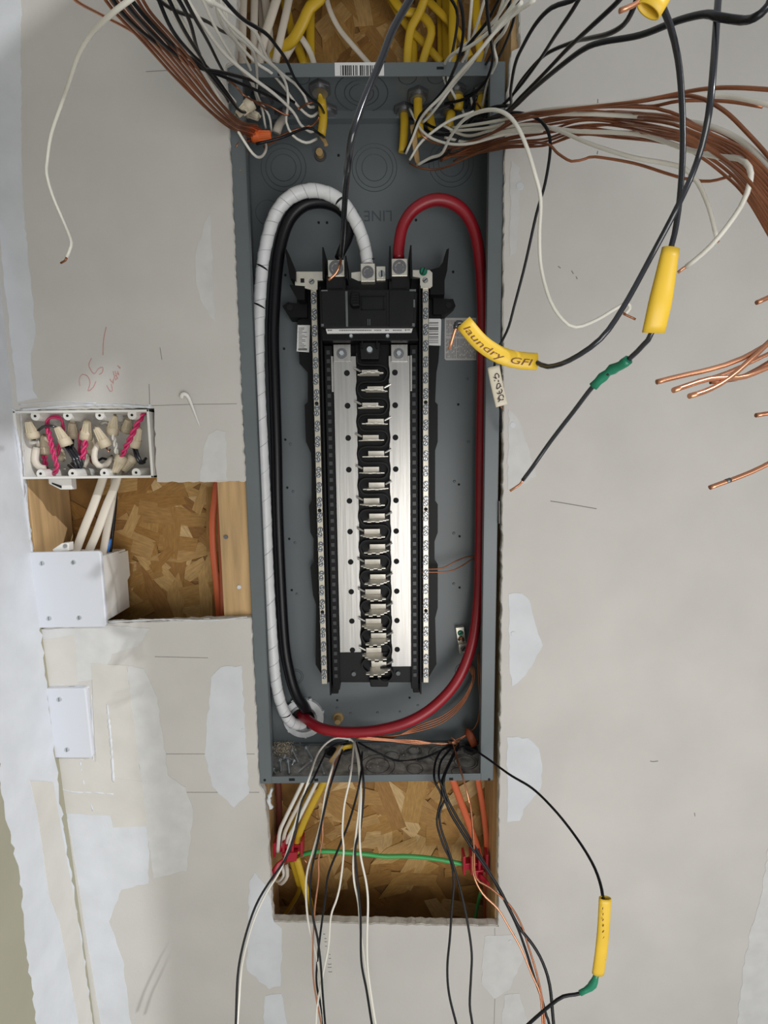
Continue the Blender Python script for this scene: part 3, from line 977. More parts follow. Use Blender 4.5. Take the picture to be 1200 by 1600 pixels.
# ------------------------------------------------------------------ main breaker
mb = thing('main_breaker', (P(577, 520, .02).x, .02, P(577, 520, .02).z), 'wide black main circuit breaker at the top of the bus bars', 'breaker')
YM = .022
obj('breaker_body', M().prism([(501, 452), (648, 452), (652, 459), (650, 508), (646, 512), (504, 512), (500, 508), (499, 458)], YM, .064, YM), BLACKP2, mb, bevel=.0015)
obj('breaker_lip', M().prism([(502, 512), (650, 512), (654, 532), (503, 532)], .030, .064, .030), BLACKP, mb, bevel=.001)
obj('left_panel', M().prism([(502, 454), (540, 454), (540, 511), (504, 511)], YM - .0016, YM + .001, YM), BLACKP2, mb, bevel=.0006)
obj('right_panel', M().prism([(608, 454), (648, 454), (646, 511), (608, 511)], YM - .0016, YM + .001, YM), BLACKP2, mb, bevel=.0006)
obj('recess_edge', M().pbox(540, 455, 543.5, 510, YM - .0022, YM + .001), GREYEDGE, mb, label='worn grey edge beside the handle')
obj('recess_edge', M().pbox(604, 455, 607.5, 508, YM - .0012, YM + .001), DARKHOLE, mb)
fr = M()
for a, b, c, d in ((564, 461.5, 602, 463.5), (564, 483, 602, 484.2), (564, 463, 566, 484), (599, 463, 600.2, 484)):
    fr.pbox(a, b, c, d, YM - .0010, YM + .001)
obj('handle_frame', fr, BLACKP, mb)
hd = obj('toggle_handle', M().prism([(549, 458), (562, 459), (562, 480), (551, 481), (547, 476)], YM - .014, YM + .001, YM - .006), BLACKP, mb, bevel=.0015, label='black toggle handle')
g = M()
for k in range(4):
    g.pbox(551, 462 + k * 4, 560, 463.3 + k * 4, YM - .0150, YM - .0138, YM - .006)
obj('handle_grip', g, BLACKP2, hd)
m = M()
for a, b in ((557.5, 494), (585, 494)):
    m.disc(a, b, .0013, YM - .0006, YM + .0005, 10)
m.pbox(565, 499, 567, 508, YM - .0006, YM + .0005)
obj('test_hole', m, DARKHOLE, mb)
m = M()
for a in (574.5, 577.5):
    m.pbox(a, 498.5, a + .9, 508, YM - .0010, YM + .0005)
obj('ridge', m, GREYEDGE, mb)
ls = obj('label_strip', M().prism([(509, 514), (645, 512.5), (643, 519.5), (511, 521)], .0265, .0302, .0268), STICKER, mb, label='slim white printed label strip')
m = M()
rr = random.Random(2)
for x0, x1 in ((512, 519), (530, 580), (585, 595), (602, 606), (614, 628)):
    x = x0
    while x < x1:
        w = rr.uniform(1, 3)
        m.pbox(x, 515.4, x + w, 516.9, .0258, .0267)
        x += w + .8
m.pbox(633, 514.6, 634.8, 517, .0258, .0267)
m.pbox(636, 515, 641, 516, .0258, .0267)
obj('fine_print', m, GINK, ls)
for a in (548.5, 605.5):
    c = P(a, 525, .03)
    obj('lip_screw', M().cone((c.x, .0275, c.z), (c.x, .0302, c.z), .0022, .0032, 14), ZINC, mb)
m = M()
for a, b, c, d in ((502, 453, 512, 455), (640, 452, 650, 455), (646, 468, 648.5, 480), (502, 506, 506, 510), (644, 505, 648, 510)):
    m.pbox(a, b, c, d, YM - .0020, YM + .001)
obj('worn_corner', m, GREYEDGE, mb, kind='stuff', label='scuffed grey corners of the breaker')

# small ground lug on the back panel at the right
gl2 = thing('ground_lug_bar', P(722, 1020, .09), 'small tinned ground bar with green screw beside the red cable', 'ground lug')
obj('bar_plate', M().prism([(712, 981), (725, 980), (728, 1004), (716, 1007)], .084, .0945, .084), TIN, gl2, bevel=.0005)
obj('lug_block', M().prism([(716.5, 1007), (729.5, 1005.5), (731, 1018.5), (718, 1021)], .074, .090, .076), TIN, gl2, bevel=.0006)
slot_screw(719.5, 989, .084, .0050, gl2, GREENSC, .5)
slot_screw(724, 1013.5, .074, .0050, gl2, STEEL, .9)
obj('copper_end', M().tube([P(717, 1000, .083), P(721, 996, .080), P(724, 1001, .082)], .0022, n=8), COPPER, gl2, smooth=True)


# ================================================================== service cables
def r_tape(t):
    u = (t * 46 + .35 * math.sin(t * 31)) % 1.0
    return .0086 + .0007 * u


wp = [(574, 414), (570, 385), (556, 347), (531, 313), (494, 298), (457, 306), (430, 336), (414, 390), (407, 450), (404, 520), (405, 600), (410, 700), (415, 800), (419, 900),
      (425, 1000), (431, 1065), (441, 1105), (455, 1128), (474, 1134)]
wy = [.050, .050, .045, .040, .036, .036, .040, .045, .050, .055, .058, .06, .06, .06, .058, .056, .062, .078, .100]
t = thing('neutral_service_cable', P(455, 1128, .08), 'thick service cable wrapped in white tape looping to the neutral lug', 'cable')
q = path(wp, wy)
sm = spline(q, .003)
obj('tape_wrap', M().tube(sm, r_tape, n=16, raw=True), WTAPE, t, smooth=True)
for fr_, sl in ((.128, 3), (.372, 2.2), (.428, 2.4), (.915, 2)):
    p = sm[int(fr_ * len(sm))]
    tt = (sm[int(fr_ * len(sm)) + 1] - p).normalized()
    sd_ = tt.cross(Vector((0, 1, 0))).normalized()
    arc = [p + sd_ * (math.cos(g) * .0090) + Vector((0, -math.sin(g) * .0090, 0)) + tt * (.0012 * sl * math.cos(g)) for g in [math.radians(x_) for x_ in range(10, 150, 10)]]
    obj('exposed_jacket', M().tube(arc, lambda t: .0004 + .0011 * math.sin(t * 3.1), n=6, raw=True), BLACKC, t, label='black jacket showing through a gap in the tape', smooth=True)
hx_, u = [], None
Ls = 0
for i in range(len(sm) * 6):
    f_ = i / 6
    k = min(int(f_), len(sm) - 2)
    p = sm[k].lerp(sm[k + 1], f_ - k)
    tt = (sm[k + 1] - sm[k]).normalized()
    u = tt.cross(Vector((0, 1, 0))).normalized() if u is None else (u - tt * u.dot(tt)).normalized()
    a_ = f_ * .003 / .0165 * 2 * math.pi + .8 * math.sin(f_ * .11)
    hx_.append(p + (u * math.cos(a_) + tt.cross(u) * math.sin(a_)) * .0091)
obj('tape_edge', M().tube(hx_, .00038, n=4, raw=True), TAPEEDGE, t, smooth=True)
for k in range(6):
    a = k * 1.05
    obj('strand_end', M().tube([P(570 + 2.2 * k, 412, .05 - .003 * math.sin(a)), P(570 + 1.6 * k, 407, .048 - .003 * math.sin(a)), P(572 + 2.6 * k, 404, .046)], .0009, n=6), BLACKC, t, smooth=True)
bp = [(529, 404), (534, 392), (543, 372), (546, 355), (541, 336), (524, 321), (498, 315), (472, 322), (451, 345), (438, 385), (431, 440), (427, 520), (429, 600), (432, 700), (434, 800), (438, 900),
      (444, 1000), (452, 1050), (463, 1085), (476, 1105), (484, 1118)]
by = [.050, .052, .056, .056, .054, .052, .050, .05, .052, .056, .06, .064, .066, .068, .068, .068, .066, .064, .066, .078, .105]
obj('black_service_cable', M().tube(path(bp, by), lambda t: .0088 if t > .06 else .006 + t * .045, n=16, step=.004), BLACKC, None, 'thick black service cable running inside the white taped one', 'cable', smooth=True)
rp = [(623, 406), (623, 388), (630, 352), (650, 325), (684, 312), (719, 325), (741, 360), (750, 410), (754, 480), (754, 560), (752, 700), (750, 850), (748, 930), (738, 1005), (715, 1062), (680, 1102),
      (640, 1127), (590, 1141), (540, 1144), (502, 1138), (480, 1124), (468, 1112)]
ry = [.050, .05, .046, .042, .04, .042, .046, .05, .054, .056, .058, .058, .054, .048, .042, .036, .03, .03, .034, .046, .072, .105]
obj('red_service_cable', M().tube(path(rp, ry), .0083, n=16, step=.004), REDC, None, 'thick red service cable looping round the right side of the box', 'cable', smooth=True)
# conduit entry at the lower left
cl = thing('conduit_locknut', P(476, 1119, .09), 'pale grey conduit ring in the lower left corner of the box', 'fitting')
c = P(475, 1119, D)
obj('nut_ring', M().ring((c.x, 0, c.z), .0235, .0350, D - .0080, D - .0004, 40), PVCG, cl)
for k in range(7):
    a = k * 2 * math.pi / 7 + .3
    cx, cz = c.x + .0350 * math.cos(a), c.z + .0350 * math.sin(a)
    w_ = M().cone((cx, D - .0065, cz), (cx, D - .001, cz), .0026, .0026, 6)
    obj('nut_lug', w_, PVCG, cl)
obj('bushing_throat', M().ring((c.x, 0, c.z), .0205, .0240, D - .0105, D - .0004, 36), STEEL, cl)
obj('conduit_bore', M().cone((c.x, D - .0012, c.z), (c.x, D - .0004, c.z), .0222, .0222, 32), DARKHOLE, cl)

# ground / feeder conductor that comes down from the top
wire('black_feeder_wire', [(668, -45), (640, 0), (613, 48), (597, 90), (579, 132), (562, 175), (549, 218), (543, 262), (539, 310), (536, 365), (533, 402)],
     [-.245, -.25, -.257, -.263, -.27, -.275, -.275, -.25, -.18, -.09, -.02], .0060, GREYW, 'shiny black conductor hanging in front of the panel to the left lug', tip=[(531, 414, .0), (525, 427, .004), (513, 438, .006)], n=12)

# ================================================================== wires at the right, in front of the wall
w = wire('black_wire', [(1128, -60), (1122, 0), (1115, 100), (1107, 180), (1090, 250), (1060, 320), (1018, 400), (974, 480), (938, 530), (890, 563), (856, 573), (838, 566), (828, 565)],
         [-.40, -.41, -.42, -.42, -.41, -.41, -.40, -.40, -.40, -.385, -.362, -.351, -.350], .0033, GREYW,
         'long black wire ending in the yellow laundry sleeve', extra=True)
obj('insulation', M().tube([P(730, 510, -.35), P(719, 504, -.35), P(713, 506, -.35), P(712, 513, -.35)], .0017, step=.002), GREYW, w, smooth=True)
obj('copper_tip', M().tube([P(712, 513, -.35), P(709, 522, -.349), P(702, 546, -.347)], .0011, n=8), COPPERB, w, label='bare copper end of the wire', smooth=True)
ls_, q = sleeve(w, [(839, 565), (812, 563), (782, 555), (752, 536), (724, 504)], [-.350, -.350, -.350, -.350, -.350], .0053, .42, YSLEEVE, label='yellow sleeve hand-lettered laundry GFI')
# lettering bent along the sleeve, from its left end to its right end
qs = spline(list(reversed(q)), .002)
L = [0.0]
for i in range(1, len(qs)):
    L.append(L[-1] + (qs[i] - qs[i - 1]).length)


def along(s):
    for i in range(1, len(qs)):
        if L[i] >= s:
            k = (s - L[i - 1]) / max(L[i] - L[i - 1], 1e-9)
            return qs[i - 1].lerp(qs[i], k), (qs[i] - qs[i - 1]).normalized()
    return qs[-1], (qs[-1] - qs[-2]).normalized()


m = M()
for s, a, b, h in (('laundry', .0030, .0350, .0062), ('GFI', .0395, .0535, .0060)):
    vs, fs, tw = text_geo(s, 0.25)
    out = []
    for x_, y_ in vs:
        p, t_ = along((a + (b - a) * x_ / tw) * L[-1] / .057)
        u_ = Vector((0, 1, 0)).cross(t_).normalized()
        if u_.z < 0:
            u_ = -u_
        off = -.0034 + y_ * h
        dep = .00225 * math.sqrt(max(0, 1 - (off / .0053) ** 2)) + .0009
        out.append(p + u_ * off + Vector((0, -dep, 0)))
    m.add(out, fs)
obj('handwriting', m, MARKER, ls_, label='handwritten laundry GFI')

w = wire('black_wire', [(1020, -40), (1031, 0), (1047, 40), (1059, 90), (1065, 150), (1067, 230), (1062, 310), (1054, 365), (1046, 395), (1034, 455), (1018, 520), (1006, 538), (984, 560), (955, 580), (928, 602), (897, 642), (860, 690), (832, 730), (817, 750)],
         [-.40, -.40, -.40, -.40, -.40, -.40, -.40, -.40, -.40, -.40, -.395, -.39, -.38, -.37, -.36, -.34, -.32, -.31, -.30], .0032, GREYW,
         'black wire with yellow sleeve and green tape hanging beside the right wall', extra=True, tip=[(812, 757, -.298), (797, 767, -.295)])
sleeve(w, [(1048, 388), (1040, 430), (1031, 475), (1021, 520)], [-.40, -.40, -.40, -.396], lambda t: .0045 + .0017 * min(1, t * 1.6), .45, YSLEEVE, label='yellow jacket sleeve')
obj('green_tape', M().tube(path([(982, 562), (970, 571), (957, 577), (942, 589), (927, 604)], [-.38, -.36]), lambda t: .0031 + .0006 * math.sin(t * 19) * (1 if t > .3 else .4), n=10, flat=.95), GTAPE, w, smooth=True)
w = thing('black_wire', P(1040, -40, -.42), 'bare copper end poking out of a yellow sleeve at the top edge', 'wire')
obj('copper_tip', M().tube([P(1004, -2, -.42), P(990, 8, -.42), P(968, 17, -.42)], .0012, n=8), COPPERB, w, smooth=True)
sleeve(w, [(1045, -40), (1030, -12), (1013, 17)], [-.42, -.42, -.42], .0062, .45, YSLEEVE)
obj('insulation', M().tube([P(1045, -40, -.42), P(1026, -14, -.42), P(1006, -4, -.42)], .0016), BLACKW, w, smooth=True)

blk = 'black wires fanned out to the upper right'
for k, (pts, ys, d, lab) in enumerate([
    ([(1215, -60), (1206, -5), (1196, 14), (1180, 27), (1160, 32), (1120, 26), (1103, 22), (1060, 32), (1000, 55), (940, 66), (910, 78), (870, 108), (830, 142), (806, 165), (780, 185), (745, 195)],
     [-.44, -.44, -.44, -.44, -.43, -.42, -.41, -.39, -.36, -.33, -.31, -.27, -.20, -.14, -.06, .03], .0036, 'black wire arching along the top right to the frame corner'),
    ([(1000, -20), (990, 12), (975, 38), (950, 53), (920, 60), (895, 66), (850, 87), (815, 125), (793, 160), (760, 185)], [-.35, -.34, -.32, -.29, -.24, -.18, -.12, -.05, 0, .04], .0034, 'black wire with a bend below the copper end at the top'),
    ([(985, -20), (960, 8), (920, 45), (885, 78), (850, 115), (815, 150), (785, 178), (740, 190)], [-.34, -.3, -.2, -.1, .04], .0034, 'straight black wire rising steeply across the upper right drywall'),
    ([(915, -20), (895, 15), (868, 55), (842, 95), (808, 140), (780, 168), (750, 180)], [-.30, -.26, -.16, -.06, .04], .0032, 'black wire rising to the top edge left of the others on the right'),
    ([(912, -12), (893, 1), (862, 12), (838, 36), (818, 70), (805, 100), (798, 140), (795, 170), (760, 190)], [-.30, -.28, -.24, -.18, -.08, .04], .0033, 'black wire curving over beside the upper right drywall edge')]):
    wire('black_wire', pts, ys, d, BLACKW, lab, blk)
w = wire('black_wire', [(745, 195), (772, 182), (800, 176), (830, 181), (852, 197), (860, 228), (852, 285), (838, 335), (820, 415), (803, 480), (795, 510), (785, 532), (777, 548), (772, 575)],
         [.03, -.05, -.10, -.12, -.13, -.13, -.12, -.11, -.09, -.07, -.06, -.05, -.045, -.04], .0032, BLACKW, 'black wire falling to the cream bedroom tag at the right flange', extra=True)
lb, q = sleeve(w, [(771, 573), (776, 600), (784, 634)], [-.043, -.043, -.043], .0077, .34, CREAM, label='cream sleeve with hand lettering')
obj('copper_wisp', M().tube([P(781, 632, -.042), P(785, 640, -.04), P(783, 634, -.04)], .0007, n=6), COPPER, w, smooth=True)
obj('lower_insulation', M().tube(path([(780, 630), (782, 642), (783, 660), (783, 675)], [-.04, -.012]), .0016), BLACKW, w, smooth=True)
m = M()
k17 = lambda a, b: (755 + a / 17.78, 560 + b / 17.78)
strokes(m, [[k17(*z) for z in ln] for ln in (
    [(285, 525), (330, 545), (380, 570), (330, 500), (345, 440), (390, 420), (440, 470), (435, 540)], [(320, 600), (322, 635)], [(425, 600), (430, 660)],
    [(375, 850), (385, 760), (400, 710), (460, 700), (480, 760), (440, 820), (380, 850)], [(480, 770), (510, 785)],
    [(500, 850), (530, 900), (500, 960), (450, 975), (455, 900)], [(455, 975), (420, 985), (385, 955)],
    [(570, 1090), (550, 1020), (490, 1020), (440, 1070), (480, 1150), (550, 1150), (560, 1120)], [(440, 1080), (410, 1140), (470, 1160), (415, 1210)])], -.0470, .00055, 5)
obj('handwriting', m, MARKERD, lb, label='handwritten BED-3')

wg = 'white wires swept out to the right'
wire('white_wire', [(652, 258), (672, 247), (690, 240), (703, 215), (722, 190), (745, 176), (775, 172), (800, 186), (820, 222), (836, 272), (845, 312), (843, 370), (846, 420), (860, 470), (880, 500), (900, 511), (932, 500), (962, 482), (980, 474), (984, 482), (977, 490)],
     [.06, .03, .0, -.04, -.09, -.13, -.17, -.19, -.20, -.20, -.19, -.18, -.17, -.17, -.17, -.17, -.17, -.17, -.17, -.17, -.17], .0036, WHITEW, 'white wire hanging in a long loop across the right drywall', tip=[(974, 490, -.17), (993, 499, -.172)], tipmat=COPPER)
wire('white_wire', [(690, 195), (730, 212), (780, 200), (830, 195), (870, 203), (920, 224), (985, 245), (1040, 255), (1070, 264), (1090, 285), (1108, 325), (1120, 372)],
     [.05, .02, -.05, -.10, -.14, -.18, -.22, -.24, -.25, -.255, -.26, -.26], .0035, WHITEW, 'white wire ending at a copper tip against the right drywall', wg, tip=[(1122, 378, -.262)])
wire('white_wire', [(695, 215), (735, 222), (790, 205), (850, 200), (900, 205), (960, 207), (1010, 212), (1075, 234), (1125, 245), (1155, 248), (1171, 262), (1172, 285), (1158, 322), (1125, 368), (1098, 396), (1072, 417)],
     [.05, .02, -.06, -.12, -.16, -.2, -.23, -.27, -.30, -.32, -.33, -.33, -.325, -.32, -.31, -.30], .0036, WHITEW, 'white wire curling back on itself near the right edge', wg, tip=[(1068, 419, -.30), (1059, 426, -.298)])
wire('white_wire', [(700, 205), (760, 200), (830, 182), (900, 178), (980, 181), (1050, 187), (1105, 196), (1150, 215), (1185, 243), (1230, 290)],
     [.05, -.03, -.12, -.18, -.22, -.25, -.28, -.3, -.32, -.34], .0035, WHITEW, 'white wire running out over the copper bundle at the right', wg)
wire('white_wire', [(705, 200), (770, 190), (850, 172), (930, 165), (1000, 156), (1060, 150), (1120, 149), (1170, 156), (1230, 172)],
     [.05, -.05, -.15, -.2, -.23, -.26, -.28, -.3, -.32], .0034, WHITEW, 'uppermost white wire running out to the right edge', wg)
wire('white_wire', [(640, 170), (660, 205), (690, 222), (730, 225), (790, 210), (850, 205)], [.06, .02, -.10], .0034, WHITEW, 'short white wire crossing the bundle at the top right corner', wg)
cg = 'bare copper wires swept out to the right'
rr = random.Random(11)
for k in range(13):
    o = (k - 6) * 3.6
    far = -.22 - .014 * ((k * 5) % 6)
    pts = [(688 + 7 * ((k * 3) % 4), 240 + (k % 5) * 3), (740, 232 + o * .4), (795, 214 + o * .9 + rr.uniform(-3, 3)), (850, 203 + o * 1.1 + rr.uniform(-5, 5)), (905, 194 + o * .9 + rr.uniform(-5, 5)), (960, 194 + o * .9 + rr.uniform(-5, 5)),
           (1040, 203 + o + rr.uniform(-5, 5)), (1085, 216 + o * 1.1 + rr.uniform(-5, 5)), (1130, 240 + o * 1.3 + rr.uniform(-4, 4)), (1165, 270 + o * 1.7 + rr.uniform(-3, 3)), (1203, 318 + o * 2.4), (1255, 400 + o * 3)]
    wire('copper_wire', pts, [.06, .03, -.04, -.10, -.15, -.18, far, far - .02, far - .03, far - .05, far - .06, far - .08], .0023, COPPER, 'bare copper wire in the bundle sweeping to the right edge', cg)
wire('copper_wire', [(640, 255), (655, 262), (680, 265), (705, 258), (740, 242), (790, 225), (850, 224), (872, 240), (893, 252), (915, 248), (930, 245), (990, 255), (1045, 272), (1075, 280), (1110, 283), (1158, 273), (1220, 280)],
     [.07, .06, .05, .03, 0, -.06, -.14, -.16, -.17, -.175, -.18, -.2, -.22, -.23, -.24, -.26, -.28], .0025, COPPER, 'bare copper wire with a kink hanging below the right bundle')
wire('copper_wire', [(690, 235), (760, 212), (810, 182), (870, 173), (950, 164), (1000, 158), (1055, 147), (1100, 139), (1150, 137), (1230, 142)], [.05, -.04, -.12, -.18, -.22, -.25, -.27, -.29, -.31, -.33], .0027, COPPER, 'uppermost bare copper wire arching to the right edge')
wire('copper_wire', [(700, 235), (770, 208), (830, 178), (900, 168), (990, 160), (1050, 150), (1090, 152), (1130, 172), (1165, 205), (1205, 250), (1240, 300)], [.05, -.05, -.13, -.18, -.23, -.26, -.28, -.3, -.31, -.33, -.34], .0027, COPPER, 'bare copper wire dropping in an arc at the right edge')
wire('copper_wire', [(800, 180), (860, 176), (930, 168), (985, 165), (1020, 166), (1060, 158), (1110, 157), (1150, 160), (1192, 167)], [-.1, -.17, -.2, -.22, -.24, -.26, -.27, -.28, -.29], .0025, COPPER, 'bare copper wire just under the uppermost white one at right')
wire('copper_wire', [(790, 190), (850, 180), (930, 168), (1010, 168), (1035, 172), (1062, 181), (1100, 205), (1130, 225)], [-.1, -.16, -.2, -.24, -.25, -.26, -.28, -.29], .0024, COPPER, 'bare copper wire crossing between the white wires at right')
ce = 'bare copper ends pointing in from the right edge'
for pts, ys, d, lab in (
    ([(1026, 597), (1045, 592), (1075, 585), (1110, 577), (1160, 560), (1230, 520)], [-.42, -.42], .0028, 'bright copper end, topmost of the four at the right edge'),
    ([(1052, 610), (1075, 602), (1108, 592), (1140, 590), (1165, 588), (1230, 560)], [-.43, -.42], .0029, 'bright copper end bent flat in the middle of the four at right'),
    ([(1077, 619), (1100, 612), (1125, 600), (1150, 582), (1180, 555), (1230, 510)], [-.43, -.42], .0029, 'bright copper end, lowest of the four at the right edge'),
    ([(1091, 595), (1120, 588), (1160, 572), (1230, 538)], [-.37, -.37], .0026, 'darker copper end lying behind the other three at right'),
    ([(1110, 597), (1150, 592), (1185, 576), (1230, 548)], [-.40, -.40], .0026, 'thin copper wire crossing between the ends at the right edge'),
    ([(1182, 473), (1200, 465), (1240, 445)], [-.38, -.38], .0028, 'single copper end at the right edge above the group'),
    ([(1181, 649), (1200, 646), (1240, 640)], [-.38, -.38], .0028, 'single copper end at the right edge below the group'),
    ([(1109, 762), (1125, 756), (1145, 749), (1175, 737), (1205, 722), (1240, 700)], [-.40, -.40], .0029, 'lowest copper end at right with a dark band')):
    ky = pts[-1][1]
    ys = [ys[0] + (ys[1] - ys[0]) * i / (len(pts) - 1) for i in range(len(pts))] + [ys[1] + .01, -.37, -.34, -.32]
    pts = pts + [(1285, ky - 30), (1318, (ky + 430) / 2), (1300, 432 - (600 - ky) * .05), (1258, 402 - (600 - ky) * .06)]
    q = path(pts, ys)
    if 'dark band' in lab:
        t = thing('copper_wire', q[0], lab, 'wire', ce)
        obj('conductor', M().tube(q, d / 2), COPPERB, t, smooth=True)
        obj('dark_band', M().tube([P(1134, 752.5, -.4), P(1141, 750, -.4)], d * .53), DKSTEEL, t, smooth=True)
    else:
        obj('copper_wire', M().tube(q, d / 2, n=10), COPPERB if 'thin' not in lab else COPPER, None, lab, 'wire', ce, smooth=True)

# ================================================================== top right bundle above the box
g1 = 'white wires standing up at the top right of the box'
for k, (pts, ys) in enumerate([
    ([(815, -10), (775, 40), (735, 72), (708, 84), (695, 100), (693, 118), (698, 135), (706, 152), (713, 168)], [-.16, -.12, -.08, -.04, 0, .02, .04, .05, .06]),
    ([(815, 4), (790, 30), (745, 85), (715, 118), (690, 150), (668, 172), (655, 190), (645, 215), (634, 240)], [-.18, -.15, -.11, -.07, -.03, .0, .03, .05, .07]),
    ([(835, 0), (800, 25), (765, 60), (735, 100), (710, 130), (688, 160), (672, 180), (660, 192)], [-.18, -.15, -.12, -.08, -.03, 0, .03, .05]),
    ([(808, -10), (790, 45), (772, 70), (776, 95), (768, 115), (760, 135), (755, 160), (752, 172)], [-.14, -.10, -.06, -.03, 0, .02, .04, .05]),
    ([(738, -10), (734, 40), (730, 80), (718, 105), (712, 130), (718, 160), (725, 178)], [-.08, -.05, -.02, .01, .03, .05, .06]),
    ([(760, -10), (745, 40), (730, 85), (728, 110), (733, 135), (738, 165)], [-.08, -.04, 0, .03, .05, .06]),
    ([(790, -10), (766, 60), (756, 90), (750, 110), (747, 135)], [-.1, -.04, .02, .04, .06]),
    ([(800, -10), (770, 35), (740, 60), (705, 90), (700, 125), (710, 150), (722, 172)], [-.12, -.08, -.04, 0, .02, .04, .06]),
    ([(740, 175), (700, 190), (660, 220), (640, 250)], [-.01, .02, .05, .07])]):
    wire('white_wire', pts, ys, .0036, WHITEW, 'white wire rising in the bundle above the box at right', g1)
g2 = 'black wires standing up at the top right of the box'
for k, (pts, ys) in enumerate([
    ([(715, -10), (722, 15), (724, 50), (718, 85), (708, 112), (695, 138), (672, 165), (655, 182), (645, 210), (632, 238)], [-.16, -.15, -.13, -.10, -.06, -.03, 0, .03, .05, .07]),
    ([(760, -10), (762, 25), (768, 70), (770, 92), (762, 120), (745, 142), (725, 155), (695, 162)], [-.16, -.14, -.1, -.06, -.02, .01, .03, .05]),
    ([(784, -10), (760, 35), (732, 70), (712, 100), (702, 128), (690, 150)], [-.12, -.08, -.04, 0, .03, .05]),
    ([(800, -10), (780, 60), (765, 90), (752, 112), (735, 140), (728, 170)], [-.10, -.06, -.02, .02, .05, .06]),
    ([(812, -10), (800, 40), (788, 72), (776, 95), (762, 118), (740, 145), (712, 158)], [-.12, -.08, -.04, 0, .03, .05, .06]),
    ([(795, 165), (770, 168), (740, 182), (725, 205), (705, 232), (690, 245), (660, 255)], [-.06, -.02, .01, .03, .04, .05, .07]),
    ([(760, 185), (735, 195), (715, 205), (680, 200), (660, 190), (640, 185)], [.0, .02, .04, .05, .06, .07]),
    ([(745, 150), (735, 175), (722, 195), (700, 210), (675, 208), (655, 195)], [.0, .02, .04, .05, .06, .07]),
    ([(700, -10), (715, 25), (705, 90), (698, 105), (700, 150)], [-.04, -.02, .0, .03, .06])]):
    wire('black_wire', pts, ys, .0035, BLACKW, 'black wire rising in the bundle above the box at right', g2)
wire('copper_wire', [(652, 200), (660, 212), (675, 222), (692, 226)], [.06, .04, .05, .06], .0024, COPPERB, 'short bright copper wire by the yellow cable stubs')
wire('copper_wire', [(738, 165), (742, 158), (748, 165), (752, 172)], [.02, .01, .02, .03], .0024, COPPERB, 'short copper tip in the tangle at the top right')

# ================================================================== top left bundle
g3 = 'bare copper wires fanned to the upper left'
rr = random.Random(5)
for k in range(9):
    j = k - 4
    pts = [(140 + k * 9, -25), (168 + k * 8, 15), (217 + k * 6.5, 62 - j), (267 + k * 5, 113 - 2 * j), (317 + k * 3 + 3 * (k % 2), 164 - 2 * j), (352 + k * 3, 194 - j), (378 + k * 3, 212 - k * 2), (395 + (k % 4) * 8, 222 - k * 2)]
    if k == 0:
        pts = [(85, -30), (120, 2), (160, 24), (215, 55), (262, 100), (312, 160), (352, 195), (385, 235)]
    wire('copper_wire', pts, [-.28, -.26, -.22, -.17, -.11, -.05, .0, .04], .0026, COPPER if k % 3 else COPPERB, 'bare copper wire in the bundle reaching to the top left', g3)
g4 = 'black wires fanned to the upper left'
for k, (pts, ys) in enumerate([
    ([(165, -20), (195, 25), (245, 68), (290, 97), (350, 120), (405, 143), (440, 160)], [-.26, -.22, -.16, -.10, -.06, 0, .03]),
    ([(178, -20), (215, 28), (262, 75), (310, 105), (360, 116), (410, 132), (460, 160)], [-.27, -.22, -.16, -.11, -.06, 0, .03]),
    ([(190, -20), (230, 30), (275, 75), (320, 108), (355, 150), (380, 175), (410, 165)], [-.24, -.2, -.15, -.1, -.04, .02, .05]),
    ([(240, -20), (268, 45), (300, 85), (330, 112), (365, 160), (378, 180)], [-.22, -.17, -.11, -.06, .0, .05]),
    ([(255, -20), (285, 42), (314, 90), (335, 128), (352, 150), (362, 170)], [-.22, -.17, -.1, -.04, .0, .04]),
    ([(268, -20), (295, 30), (308, 75), (318, 95)], [-.22, -.17, -.1, -.03]),
    ([(280, -20), (300, 20), (325, 65), (345, 105), (362, 135)], [-.22, -.17, -.1, -.04, .04]),
    ([(225, -20), (270, 15), (320, 32), (350, 50), (380, 58)], [-.18, -.12, -.06, .0, .03]),
    ([(335, -20), (355, 5), (380, 30), (415, 52), (432, 72), (448, 95), (462, 125), (482, 150), (500, 165), (507, 178)], [-.18, -.16, -.13, -.10, -.08, -.05, -.01, .02, .05, .06]),
    ([(400, 225), (440, 215), (480, 200), (500, 210), (507, 215)], [.05, .06, .06, .06, .07])]):
    wire('black_wire', pts, [y - .05 * max(0, 1 - i / (len(ys) - 1)) - (.02 if 0 < i < len(ys) - 1 else 0) for i, y in enumerate(ys)], .0034, BLACKW, 'black wire in the bundle reaching to the top left', g4)
wire('white_wire', [(330, 8), (310, -14), (270, -22), (225, -14), (200, 2), (172, 24), (142, 54), (122, 88), (107, 132), (97, 160), (80, 210), (74, 250), (73, 272), (82, 305), (99, 345), (110, 372), (111, 385), (104, 402)],
     [-.33, -.345, -.355, -.355, -.35, -.335, -.30, -.27, -.235, -.21, -.19, -.18, -.18, -.17, -.16, -.16, -.16, -.16], .0031, WHITEW, 'white wire looping down in front of the left drywall', tip=[(102, 407, -.16), (95, 411, -.158)], tipmat=COPPER)
g5 = 'white wires fanned over the top left of the box'
